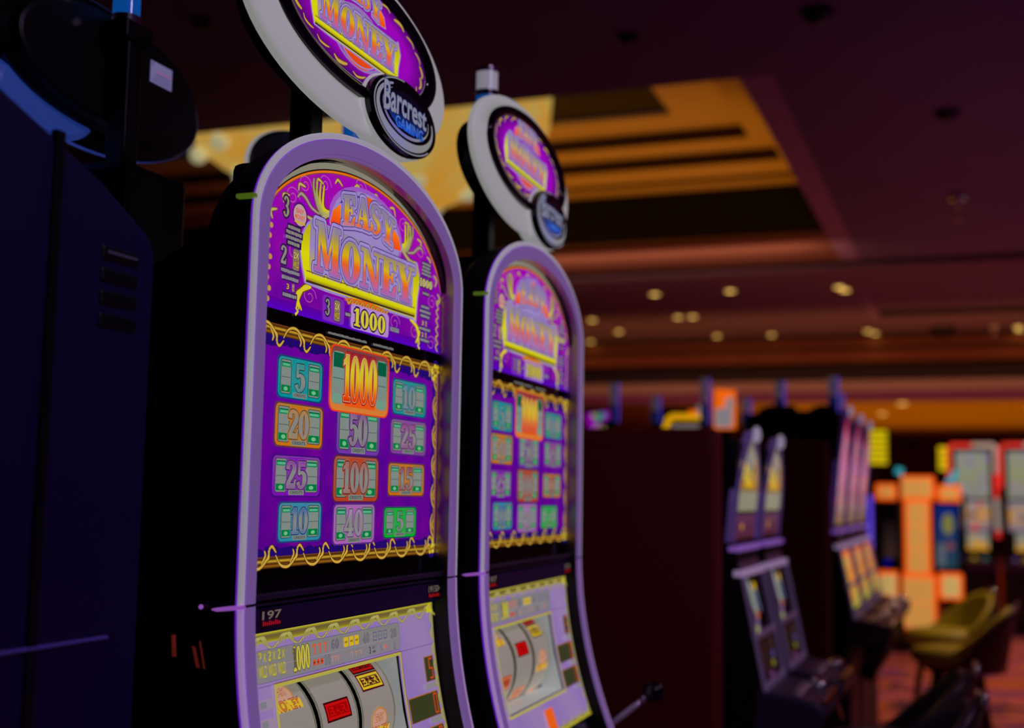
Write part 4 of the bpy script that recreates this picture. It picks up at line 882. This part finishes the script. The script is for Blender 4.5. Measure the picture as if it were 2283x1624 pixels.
# ------------------------------------------------------------------ slimmer upright machines with a pointed arch and a belly window
def rowpanel(W2, f):     # u across 0..W2, d forward, z over eye level -> local
    return lambda u, d, z: Vector((u - W2 / 2, -d, z + EYE))
def slim_machine(label, group, W2=.40, apex=.215, spring=.0, tall=1.0, theme='gold', deck=True):
    root = thing('slot_machine', (0, 0, 0), 0, label, 'slot machine', group)
    LL = rowpanel(W2, None)
    pf = lambda z: .20 * max(0, -.14 - z) + (.004 if z < -.14 else .09 * max(0, z + .13))
    def arc(o, n=24):
        r = []
        for k in range(n + 1):
            t = -1 + 2 * k / n; r.append((W2 / 2 + (W2 / 2 - o) * t, spring + (apex - o * 1.2 - spring) * (1 - abs(t) ** 1.55) ** .8))
        return r
    # cabinet
    t = MB(); t.prism([(.0, -.14)] + [(.09 * apex, apex - .045), (-.02, apex - .03), (-.30, apex - .02), (-.42, apex - .05), (-.42, -EYE), (.06, -EYE), (.06, -.66), (pf(-.52), -.55), (pf(-.3) - .006, -.3), (.012, -.16)], lambda d, z: LL(.012, d, z), lambda d, z: LL(W2 - .012, d, z)); t.build('cabinet', BLACK, root)
    t = MB(); P = [(0, -.13)] + arc(0) + [(W2, -.13)]; Pi = [(.014, -.13)] + arc(.014) + [(W2 - .014, -.13)]
    t.grid([[LL(u, pf(z) - .02, z) for u, z in P], [LL(u, pf(z) + .008, z) for u, z in P], [LL(u, pf(z) + .008, z) for u, z in Pi], [LL(u, pf(z) - .004, z) for u, z in Pi]]); 
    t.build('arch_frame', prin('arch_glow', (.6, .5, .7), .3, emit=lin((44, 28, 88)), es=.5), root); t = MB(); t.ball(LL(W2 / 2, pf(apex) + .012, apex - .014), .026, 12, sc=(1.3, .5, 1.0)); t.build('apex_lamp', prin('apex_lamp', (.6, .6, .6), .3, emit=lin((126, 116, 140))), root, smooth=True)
    t = MB(); t.prism(Pi, lambda u, z: LL(u, pf(z) - .001, z), lambda u, z: LL(u, pf(z) - .02, z)); gl = t.build('upper_glass', GLOSSBLACK, root)
    a = Art(lambda x, y, o: LL(x, pf(y) + .001 + o * 3, y)); c0 = W2 / 2; rnd = random.Random(len(label))
    if theme == 'gold':
        a.poly([(.03, .03), (W2 - .03, .03), (W2 - .05, .11), (W2 / 2 + .03, apex - .045), (W2 / 2 - .03, apex - .045), (.05, .11)], grad(.03, apex, (170, 120, 30), (196, 150, 20), (150, 130, 110), CW, (150, 100, 60)))
        a.up(); a.ellipse(c0, .115, .06, .035, (128, 126, 122)); a.ellipse(c0, .16, .03, .028, (130, 116, 100)); 
        for k in range(14): a.up(); a.ellipse(rnd.uniform(.08, W2 - .08), rnd.uniform(.04, .10), .022, .012, rnd.choice(((206, 170, 10), (150, 100, 6), (190, 170, 60), (60, 30, 10))))
        a.up(); a.rrect(.022, -.038, W2 - .022, .026, .012, (134, 128, 96)); a.up(); a.rrect(.04, -.032, W2 - .04, .018, .01, (134, 130, 112))
        a.up(); a.rect(.03, -.128, W2 - .03, -.048, grad(-.13, -.04, (70, 30, 50), (96, 44, 80), (84, 44, 76))); a.up(); a.ellipse(c0 - .06, -.085, .014, .010, (206, 150, 10)); a.ellipse(c0 + .04, -.083, .013, .009, (44, 20, 40)); a.rect(.03, -.128, W2 - .03, -.118, (30, 16, 12))
    else:
        t_, m_, b_ = theme
        a.poly([(.03, -.12), (W2 - .03, -.12), (W2 - .04, spring + .02), (W2 / 2 + .03, apex - .05), (W2 / 2 - .03, apex - .05), (.04, spring + .02)], grad(-.12, apex, (120, 90, 40), (180, 60, 30), b_, m_, m_, t_, t_))
        for k in range(16): a.up(); a.ellipse(rnd.uniform(.06, W2 - .06), rnd.uniform(-.05, apex * .7), .03, .03, rnd.choice((t_, m_, b_, CW)))
    a.build('artwork', gl)
    # shelves
    for z0, z1, c in ((-.158, -.142, (104, 66, 150)), (-.232, -.212, (126, 104, 140))):
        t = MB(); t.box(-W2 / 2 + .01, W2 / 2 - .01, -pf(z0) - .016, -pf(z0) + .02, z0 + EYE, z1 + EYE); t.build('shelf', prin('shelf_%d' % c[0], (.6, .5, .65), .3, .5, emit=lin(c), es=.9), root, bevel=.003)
    t = MB(); t.grid([[LL(.02, pf(z) + .002, z) for z in (-.212, -.158)], [LL(W2 - .02, pf(z) + .002, z) for z in (-.212, -.158)]]); t.build('coin_panel', prin('coin_panel', (.1, .05, .08), .4, emit=lin((40, 16, 38)), es=.8), root)
    # belly frame with window and lower window
    def strip(za, zb, ua, ub, mt, nm, par, lift=.004, th=.012):
        t = MB(); vs = [LL(u, pf(z) + q, z) for q in (lift, lift + th) for z in (za, zb) for u in (ua, ub)]; t.add(vs, [(0, 1, 3, 2), (4, 6, 7, 5), (0, 4, 5, 1), (2, 3, 7, 6), (0, 2, 6, 4), (1, 5, 7, 3)]); return t.build(nm, mt, par, bevel=.003)
    fm = prin('belly_chrome', (.5, .4, .55), .25, .7, emit=lin((62, 46, 76)), es=.7)  # chrome with the light on it put in as a violet glow
    bf = strip(-.545, -.232, 0, .013, fm, 'belly_frame', root); strip(-.545, -.232, W2 - .013, W2, fm, 'side_rail', bf); strip(-.415, -.398, .022, W2 - .022, fm, 'cross_rail', bf); strip(-.56, -.54, 0, W2, fm, 'bottom_rail', bf)
    wd = strip(-.398, -.232, .022, W2 - .022, GLOSSBLACK, 'reel_window', root, .0, .004); lw = strip(-.54, -.415, .022, W2 - .022, prin('smoked_panel', (.05, .03, .04), .3), 'lower_window', root, .0, .004)
    a = Art(lambda x, y, o: LL(x, pf(y) + .005 + o * 3, y))
    if theme == 'gold':
        a.stroke([(.10, -.26), (.13, -.30), (.15, -.345)], [.04, .07, .05], (128, 132, 128)); a.stroke([(.20, -.28), (.22, -.34)], [.03, .02], (90, 100, 130)); a.up(); a.ellipse(.19, -.268, .022, .014, (200, 160, 20)); a.ellipse(.16, -.352, .025, .012, (170, 70, 50)); a.stroke([(.12, -.375), (.14, -.385)], .04, (100, 70, 120)); a.up(); a.ellipse(.11, -.392, .022, .014, (140, 150, 70))  # pale strokes are reflection streaks painted on the window
        a.up(); a.ellipse(.28, -.48, .02, .012, (50, 50, 130)); a.ellipse(.26, -.505, .018, .010, (130, 130, 20)); a.ellipse(.2, -.53, .03, .008, (100, 50, 100))
        for q in (.13, .24, .3): a.rect(q, -.52, q + .02, -.43, (54, 40, 36))
    else:
        a.rect(.04, -.52, W2 - .04, -.25, grad(-.52, -.25, (160, 150, 50), (206, 150, 30), (226, 96, 24)))
        for k in range(10): a.up(); a.ellipse(rnd.uniform(.08, W2 - .08), rnd.uniform(-.5, -.28), .05, .03, rnd.choice(((150, 146, 70), (224, 120, 30), (190, 160, 60))))
    a.build('artwork', wd)
    if deck:
        t = MB(); t.prism([(.06, -.55), (.12, -.56), (.25, -.585), (.27, -.61), (.25, -.66), (.06, -.70)], lambda d, z: LL(.01, d, z), lambda d, z: LL(W2 - .01, d, z)); dk = t.build('button_deck', VIOLETBLACK, root, bevel=.012)
        for k in range(4): t = MB(); t.lathe([(0, .012), (.014, .012), (.018, 0)], LL(.08 + k * .06, .18, -.57), 12); t.build('button', prin('button_glint', (.5, .4, .45), .25, .5), dk, smooth=True)
        t = MB(); t.ball(LL(W2 - .07, .21, -.572), .032, 14, sc=(1.3, 1, .7)); t.build('play_button', CHROME, dk, smooth=True)
        t = MB(); t.tube([LL(.04, .258, -.588), LL(W2 - .04, .258, -.588)], .010, 8); t.build('deck_rail', CHROME, dk)
        t = MB(); t.tube([LL(.13, .15, -.60), LL(.13, .19, -.72), LL(.13, .13, -.84)], [.07, .065, .045], 14); t.build('bill_acceptor', GLOSSBLACK, root, smooth=True)
    t = MB(); t.box(-W2 / 2 + .02, W2 / 2 - .02, -.075, -.055, .03, .72); t.build('base_door', prin('base_plum', (.14, .05, .09), .5), root, bevel=.006)
    return root
G2 = 'slim machines of the second bank'
b1 = slim_machine('slim gold-screened slot machine at the end of the brown bank, nearer of the two', G2)
b1.location = P3(2.49 + .20, .09, -EYE); b1.rotation_euler = (0, 0, FRONT)
b2 = dup(b1); b2.location = P3(3.00 + .20, .09, -EYE); b2['label'] = 'slim gold-screened slot machine just behind the nearer one of the brown bank'
# brown end cabinet of that bank with its seam and lock
def end_cabinet(label, s0, s1, n0, n1, top, mat, seams=(), group=None):
    o = thing('bank_end_cabinet', P3(s0, (n0 + n1) / 2, -EYE), FRONT, label, 'cabinet', group)
    # local: x = s direction, -y = n direction
    t = MB(); t.box(0, s1 - s0, -(n1 - n0) / 2, (n1 - n0) / 2, 0, top + EYE); t.build('body', mat, o, bevel=.02)
    ys = [-(n1 - n0) / 2] + list(seams) + [(n1 - n0) / 2]
    for i in range(len(ys) - 1):
        t = MB(); t.box(-.012, .001, ys[i] + .008, ys[i + 1] - .008, .08, top + EYE - .07); t.build('side_panel', mat, o, bevel=.004)
    return o
BRN = prin('dark_brown_laminate', (.20, .006, .004), .75)
e1 = end_cabinet('dark brown end cabinet with vertical seam, right of the second purple machine', 2.36, 2.47, -1.5, .07, .205, BRN, (.0,))
t = MB(); t.lathe([(0, .012), (.012, .010), (.014, 0)], n=14); lk = t.build('lock', prin('lock_brass', (.6, .5, .4), .3, .5), e1); lk.rotation_euler = (0, -PI / 2, 0); lk.location = (-.012, .40, EYE - .165)
t = MB(); t.lathe([(0, .006), (.10, .005), (.105, 0)], n=28); lk = t.build('cable_grommet', BLACK, e1); lk.rotation_euler = (0, -PI / 2, 0); lk.location = (-.012, .43, EYE - .40)
for i, (s, n) in enumerate(((2.46, -.42),)):
    o = thing('slot_machine', P3(s + .5, -.72, -EYE), FRONT + PI, 'black machine body behind the brown end cabinet, facing away', 'slot machine', 'machines facing away in the second bank')
    t = MB(); t.box(-.46, .44, -.4, .36, 0, EYE + .21); t.build('cabinet', BLACK, o, bevel=.03); t = MB(); t.box(-.3, .3, -.2, .2, EYE + .21, EYE + .235); t.build('top_cap', GLOSSBLACK, o, bevel=.01)
# third bank
e2 = end_cabinet('tall dark brown end cabinet beyond the two slim machines', 4.70, 4.85, -1.6, .13, .28, prin('black_brown', (.14, .008, .005), .75), (-.3,))
def back_topper(s, n0, n1, h0, h1, label):
    o = thing('black_sign_box', P3(s, (n0 + n1) / 2, h0), FRONT, label, 'sign', 'black topper backs on the third bank')
    w_ = n1 - n0; t = MB(); t.prism([(-w_ / 2, 0), (w_ / 2, 0), (w_ / 2, h1 - h0 - .02), (w_ / 2 - .05, h1 - h0), (-w_ / 2 + .02, h1 - h0), (-w_ / 2, h1 - h0 - .05)], lambda y, z: Vector((-.03, y, z)), lambda y, z: Vector((.04, y, z))); t.build('box', BLACK, o, bevel=.01)
    t = MB(); t.tube([(.0, 0, -.002), (.0, 0, .02)], .03, 10); t.build('post', BLACK, o)
back_topper(4.82, -.205, -.015, .28, .452, 'black topper back, left of the notch, on the third bank'); back_topper(4.82, .035, .175, .28, .452, 'black topper back, right of the notch, on the third bank')
G3 = 'pink lit machines of the third bank'
b3 = slim_machine('pink and red lit machine at the end of the third bank', G3, W2=.50, apex=.46, spring=.16, theme=((200, 30, 16), (150, 92, 150), (186, 60, 70)))
b3.location = P3(4.90 + .26, .13, -EYE); b3.rotation_euler = (0, 0, FRONT)
for i, (ds, lab) in enumerate(((.62, 'pink and violet lit machine, middle one of the third bank'), (1.24, 'last machine of the third bank, with cyan light at its top'))):
    q = dup(b3); q.location = P3(4.90 + .26 + ds, .13, -EYE); q['label'] = lab

# ------------------------------------------------------------------ candles and small signs standing on the back rows
def row_candle(s, n, h0, h1, label, r=.024, pl=.35):
    o = thing('tower_light', P3(s, n, h0), 0, label, 'tower light', 'tower lights on the back rows'); H_ = h1 - h0
    t = MB(); t.tube([(0, 0, -pl), (0, 0, .02)], .018, 8); t.build('post', BLACK, o)
    for nm, a0, a1, mt in (('lens', .0, .45, prin('lens_navy', (.01, .04, .15), .2, emit=lin((4, 16, 48)))), ('lens', .5, 1.0, prin('lens_grey', (.2, .2, .2), .2, emit=lin((58, 48, 60))))):
        t = MB(); t.lathe([(r, a0 * H_), (r, a1 * H_), (0, a1 * H_)], n=16); t.build(nm, mt, o, smooth=False)
    t = MB(); t.box(r, r + .006, -.006, .006, 0, H_); t.tube([(r * 1.1, -.004, .004), (r * 1.1, -.004, H_)], .005, 6); t.build('violet_rim', prin('rim_violet', (.3, .3, .6), .3, emit=lin((70, 50, 170))), o)
for a in ((5.53, -1.14, .42, .64, 'tall tower light left of the yellow neon sign'), (5.62, -.92, .42, .57, 'short tower light between the purple glow and the yellow sign'), (5.73, -.66, .42, .68, 'wide dark tower light beside the orange sign'), (5.80, -.44, .42, .57, 'tower light right of the orange sign'),
          (5.25, -.17, .447, .61, 'tower light over the left black topper back', .024, .004), (5.75, .08, .447, .585, 'small tower light near the notch', .024, .004), (5.25, .10, .447, .63, 'tower light over the right black topper back', .024, .004)): row_candle(*a)
low = end_cabinet('low black cabinet top behind the brown end cabinet, carrying the tower lights', 5.3, 6.6, -1.7, -.30, .07, BLACK)
def neon_yellow():
    o = thing('neon_sign', P3(6.18, -.88, .38), FRONT, 'bent yellow neon sign with a white tube under it', 'sign')
    Z = lambda n, h: Vector((-.0, -(n + .88), h - .38)); yl = prin('neon_yellow', (.5, .4, 0), .4, emit=lin((208, 150, 6))); wh = prin('neon_white', (.5, .5, .5), .4, emit=lin((124, 120, 124))); og = prin('neon_orange', (.5, .2, 0), .4, emit=lin((226, 96, 10)))
    t = MB(); t.tube([Z(-1.00, .40), Z(-.975, .478), Z(-.955, .492), Z(-.76, .49)], .020, 10); t.build('yellow_tube', yl, o); t = MB(); t.tube([Z(-.95, .415), Z(-.79, .415)], .020, 10); t.build('white_tube', wh, o)
    t = MB(); t.tube([Z(-.77, .50), Z(-.77, .56)], .026, 10); t.build('white_lamp', wh, o); t = MB(); t.tube([Z(-.85, .515), Z(-.80, .515)], .016, 8); t.build('orange_tube', og, o)
    t = MB(); t.box(.02, .05, -.14, .15, -.30, .17); t.build('backing', BLACK, o)
def neon_orange():
    o = thing('neon_sign', P3(5.72, -.545, .38), FRONT, 'orange and white block sign beside the wide tower light', 'sign')
    Z = lambda n, h: Vector((-.0, -(n + .545), h - .38)); wh = prin('neon_white', (0, 0, 0)); og = prin('neon_orange', (0, 0, 0))
    t = MB(); t.box(-.01, .02, -.045, .055, .02, .135); t.build('white_block', wh, o, bevel=.015); t = MB(); t.box(-.012, .018, .0, .055, .12, .24); t.build('orange_block', og, o, bevel=.015); t = MB(); t.box(-.011, .02, -.05, -.005, .12, .19); t.build('side_block', wh, o, bevel=.012)
    t = MB(); t.box(.021, .03, -.06, .065, .01, .235); t.build('rim', og, o, bevel=.004); t = MB(); t.box(.03, .06, -.03, .03, -.3, .1); t.build('post', BLACK, o)
neon_yellow(); neon_orange()
o = thing('display_sign', P3(5.99, -1.37, .42), FRONT, 'small purple and green lit sign beside the second machine frame', 'sign')
t = MB(); t.box(0, .03, -.09, .09, -.05, .11); bb = t.build('screen', GLOSSBLACK, o, bevel=.01); a = Art(lambda x, y, oo: Vector((-.001 - oo, -x, y)))
a.poly([(-.08, .06), (-.05, -.03), (.0, -.02), (.02, .03), (.08, .05), (.08, .10), (-.08, .08)], (130, 4, 150)); a.up(); a.ellipse(.0, .055, .02, .03, (0, 130, 60)); a.ellipse(.03, .07, .02, .02, (30, 110, 130)); a.ellipse(-.025, .07, .015, .015, (150, 130, 60)); a.up(); a.rect(-.03, -.03, .05, 0, (140, 130, 80)); a.build('artwork', bb)
t = MB(); t.tube([(.015, 0, -.3), (.015, 0, -.04)], .02, 8); t.build('post', BLACK, o)

# ------------------------------------------------------------------ far things
def facing(o, s, n, h=-EYE):
    o.location = P3(s, n, h); v = P3(s, n, h); o.rotation_euler = (0, 0, math.atan2(v.y, v.x) - PI / 2)
def kiosk():
    o = thing('lit_kiosk', (0, 0, 0), 0, 'glowing orange bank-end kiosk with a dark screen on each side', 'kiosk'); facing(o, 11.45, .24)
    amb = prin('amber_panel', (.5, .3, .1), .4, emit=lin((178, 128, 62))); amw = prin('amber_white_panel', (.5, .5, .3), .4, emit=lin((170, 146, 84))); red = prin('orange_edge', (.5, .1, 0), .4, emit=lin((232, 80, 6)))
    def lit(x0, x1, z0, z1, mt, nm, y=0):
        t = MB(); t.box(x0, x1, y - .02, y + .14, z0, z1); e = t.build(nm, red, o, bevel=.02)
        k = max(1, round((z1 - z0) / .24)); hz = (z1 - z0 - .05) / k
        for i in range(k): t = MB(); t.box(x0 + .03, x1 - .03, y - .032, y - .018, z0 + .028 + i * hz, z0 + .022 + (i + 1) * hz); t.build('lit_tile', mt, e, bevel=.01)
    lit(-.165, .165, 1.46, 1.70, amb, 'head_block'); lit(-.125, .125, .74, 1.47, amb, 'column'); lit(-.165, .165, .22, .75, amb, 'foot_block', .001)
    lit(-.385, -.185, 1.46, 1.62, amb, 'top_block'); lit(.185, .405, 1.45, 1.615, amb, 'top_block'); lit(-.385, -.175, .34, .77, amw, 'low_block'); lit(.185, .405, .52, .77, amw, 'low_block')
    for x0, x1 in ((-.385, -.135), (.135, .405)):
        t = MB(); t.box(x0, x1, .02, .14, .78, 1.45); t.build('screen_frame', GLOSSBLACK, o, bevel=.01)
        a = Art(lambda x, y, q: Vector((x, .0185 - q * 4, y)))
        if x0 > 0: a.rect(x0 + .03, .82, x1 - .04, 1.42, grad(.82, 1.42, (30, 60, 70), (60, 84, 90), (40, 70, 80), (110, 110, 60), (96, 100, 96), (8, 30, 110))); a.up(); a.ellipse(.28, 1.24, .05, .10, (120, 116, 50)); a.rect(.26, .99, .33, 1.07, (110, 60, 64)); a.rect(.18, .84, .25, 1.05, (84, 90, 100))
        else: a.rect(x0 + .07, .90, x1 - .06, 1.25, grad(.9, 1.25, (50, 34, 30), (70, 64, 66), (74, 72, 84), (20, 10, 14))); a.up(); a.ellipse(-.28, .86, .03, .03, (6, 6, 130))
        a.build('screen', o)
    t = MB(); t.box(-.40, .42, .03, .5, 0, .34); t.build('plinth', BLACK, o, bevel=.02)
    t = MB(); t.tube([(-.44, .02, .78), (-.44, .02, 1.5)], .022, 10); t.build('blue_tube', prin('neon_blue', (.2, .2, .8), .4, emit=lin((76, 60, 214))), o)
kiosk()
def far_machine(label, s, n, seed):
    o = thing('video_slot_machine', (0, 0, 0), 0, label, 'slot machine', 'red neon video machines at the right edge'); facing(o, s, n)
    w_ = .50; h = 2.10; rd = prin('neon_red', (.5, .1, .1), .4, emit=lin((214, 40, 34))); wt = prin('neon_warm_white', (.5, .5, .5), .4, emit=lin((138, 128, 120)))
    t = MB(); t.box(-w_ / 2, w_ / 2, .02, .5, 0, h - .03); t.build('cabinet', BLACK, o, bevel=.02)
    t = MB(); t.tube([(-w_ / 2, 0, 1.62), (-w_ / 2, 0, h - .02), (-w_ / 2 + .02, 0, h), (0, 0, h)], .024, 10); t.build('red_tube', rd, o)
    t = MB(); t.tube([(0, 0, h), (w_ / 2 - .03, 0, h), (w_ / 2, 0, h - .03), (w_ / 2, 0, 1.78)], .026, 10); t.build('white_tube', wt, o); t = MB(); t.tube([(w_ / 2, 0, 1.5), (w_ / 2 + .01, 0, 1.14)], .028, 10); t.build('white_tube', wt, o)
    t = MB(); t.tube([(w_ / 2, 0, 1.78), (w_ / 2, 0, 1.5)], .026, 10); t.build('red_tube', rd, o); t = MB(); t.tube([(w_ / 2 + .01, 0, 1.14), (w_ / 2 + .01, 0, 1.06)], .026, 10); t.build('red_tube', rd, o)
    rnd = random.Random(seed)
    def scr(z0, z1, x0, x1, cols, nm, k):
        t = MB(); t.box(x0 - .01, x1 + .01, .0, .03, z0 - .01, z1 + .01); f_ = t.build(nm, GLOSSBLACK, o, bevel=.006)
        a = Art(lambda x, y, q: Vector((x, -.001 - q * 4, y))); a.rect(x0, z0, x1, z1, grad(z0, z1, *cols[:3]), 1, 6)
        for i in range(k): a.up(); rx = rnd.uniform(.02, .05); rz = rnd.uniform(.015, .04); a.ellipse(rnd.uniform(x0 + rx, x1 - rx), rnd.uniform(z0 + rz, z1 - rz), rx, rz, rnd.choice(cols))
        a.build('artwork', f_)
    scr(1.50, 2.03, -.18, .18, [(126, 120, 120), (134, 134, 104), (132, 132, 134), (140, 136, 84), (130, 112, 150), (124, 140, 124), (140, 126, 134)], 'upper_screen', 16)
    scr(1.14, 1.47, -.18, .18, [(120, 100, 130), (190, 130, 60), (132, 126, 132), (200, 60, 50), (128, 124, 124), (60, 20, 60)], 'middle_screen', 16)
    scr(.92, 1.12, -.11, .16, [(206, 140, 30), (134, 128, 110), (130, 130, 126)], 'lower_screen', 3)
    t = MB(); t.prism([(0, .86), (-.22, .80), (-.22, .72), (0, .66)], lambda y, z: Vector((-w_ / 2, y, z)), lambda y, z: Vector((w_ / 2, y, z))); t.build('button_deck', VIOLETBLACK, o)
    for k in range(3): t = MB(); t.ball((-.12 + .12 * k, -.15, .835), .024, 8, sc=(1, 1, .5)); t.build('button', prin('deck_glow_%d' % k, (.3, .3, .3), .3, emit=lin(((96, 70, 140), (190, 150, 50), (30, 110, 110))[k])), o)
far_machine('red neon bordered video machine just right of the orange kiosk', 13.82, .745, 3)
far_machine('red neon bordered video machine cut off by the right edge', 13.75, 1.295, 5)
def stripe_sign(s, n, h0, h1, w_, k, label):
    o = thing('striped_sign', (0, 0, 0), 0, label, 'sign', 'yellow striped signs'); facing(o, s, n, h0); hh = (h1 - h0) / k
    t = MB(); t.box(-w_ / 2, w_ / 2, .012, .05, -.01, h1 - h0 + .01); t.build('backing', BLACK, o, bevel=.01)
    for i in range(k): t = MB(); t.box(-w_ / 2 + .01, w_ / 2 - .01, -.01, .014, i * hh + .008, (i + 1) * hh - .008); t.build('lit_bar', prin('sign_yellow', (.5, .5, 0), .4, emit=lin((202, 180, 10))), o, bevel=.008)
    t = MB(); t.box(-.04, .04, .02, .05, -h0 - EYE, 0); t.build('post', BLACK, o)
stripe_sign(12.31, -.21, .38, .75, .27, 6, 'yellow striped light box above the third bank machines'); stripe_sign(14.75, .44, .38, .68, .18, 4, 'paler yellow striped light box left of the first neon machine')

# ------------------------------------------------------------------ stools
def stool(label, group, seat_mat, shell_mat):
    root = thing('casino_stool', (0, 0, 0), 0, label, 'stool', group)
    t = MB(); t.lathe([(0, .545), (.20, .545), (.235, .565), (.24, .60), (.225, .63), (.15, .645), (0, .648)], (0, -.01, 0), 28, sx=1.0, sy=1.02); t.build('seat', seat_mat, root, smooth=True)
    def shell(r, z0, z1, rr=0):
        rows = []
        for k in range(25):
            a_ = math.radians(-8 + 196 * k / 24); e = max(0, math.sin(PI * k / 24)); top = z0 + (z1 - z0) * (.06 + .94 * e ** 1.5); row = []
            for j in range(7):
                z = z0 + (top - z0) * j / 6; q = r + .06 * (z - z0) / (z1 - z0)
                row.append(Vector((q * math.cos(a_), q * math.sin(a_) * 1.05, z)))
            rows.append(row)
        return rows
    t = MB(); t.grid(shell(.225, .60, .875)); c = t.build('backrest', seat_mat, root, smooth=True); q = c.modifiers.new('t', 'SOLIDIFY'); q.thickness = .03; q.offset = -1
    t = MB(); t.grid(shell(.236, .52, .885)); c = t.build('back_shell', shell_mat, root, smooth=True); q = c.modifiers.new('t', 'SOLIDIFY'); q.thickness = .008; q.offset = 1
    t = MB(); t.tube([(-.06, .305, .855), (-.05, .315, .895), (.05, .315, .895), (.06, .305, .855)], .011, 8); t.build('handle', CHROME, root, smooth=True)
    t = MB(); t.lathe([(0, .50), (.16, .50), (.18, .52), (.18, .548), (0, .548)], n=24); t.build('seat_base', shell_mat, root)
    for a_ in (45, 135, 225, 315):
        ca, sa = math.cos(math.radians(a_)), math.sin(math.radians(a_)); t = MB(); t.tube([(ca * .14, sa * .14, .52), (ca * .24, sa * .24, .0)], [.026, .015], 10); t.build('leg', prin('walnut', (.030, .010, .006), .35), root)
    t = MB(); t.tube([(.20 * math.cos(2 * PI * k / 28), .20 * math.sin(2 * PI * k / 28), .20) for k in range(29)], .009, 8, caps=False); t.build('footring', CHROME, root)
    return root
GREEN = prin('olive_vinyl', (.44, .42, .01), .5); DARKV = prin('plum_vinyl', (.06, .03, .07), .35); SHELL = prin('oxblood_shell', (.060, .012, .010), .4)
YST = math.atan2(-math.cos(AY), -math.sin(AY))
def put(o, s, n, da=0): o.location = P3(s, n, -EYE); o.rotation_euler = (0, 0, YST + da)
st = stool('olive green stool in front of the other green one, its shell back to the right', 'olive green stools', GREEN, SHELL); put(st, 6.28, .66, -.1)
q = dup(st); q['label'] = 'olive green stool behind, its open backrest before the orange kiosk'; put(q, 7.30, .58, .55)
st2 = stool('dark stool with chrome handle at the slim machines, farther of the two', 'dark stools at the bottom edge', DARKV, SHELL); put(st2, 3.36, .45, .1)
q = dup(st2); q['label'] = 'dark stool cut by the bottom edge, nearer of the two'; put(q, 2.66, .47, .2)

def spot_light_thing(px, label, c, pts, r):
    o = thing('signal_lamp', P3(*px), FRONT, label, 'lamp'); t = MB(); t.tube(pts, r, 10); t.build('lens', prin('signal_' + '_'.join(map(str, c)), (.1, .4, .4), .4, emit=lin(c)), o)
    t = MB(); t.tube([(.06, 0, -px[2] - EYE), (.06, 0, .05)], .02, 8); t.build('post', BLACK, o)
spot_light_thing((11.25, .08, .29), 'round cyan lamp just above and left of the orange kiosk', (10, 150, 168), [(0, 0, -.03), (0, -.02, .03)], .035)
spot_light_thing((12.6, .55, .25), 'slanted cyan tube between the kiosk and the first neon machine', (6, 150, 170), [(0, .05, -.06), (0, -.05, .07)], .034)
spot_light_thing((12.7, .66, .14), 'white oval lamp beside the slanted cyan tube', (126, 126, 128), [(0, 0, -.05), (0, 0, .05)], .045)
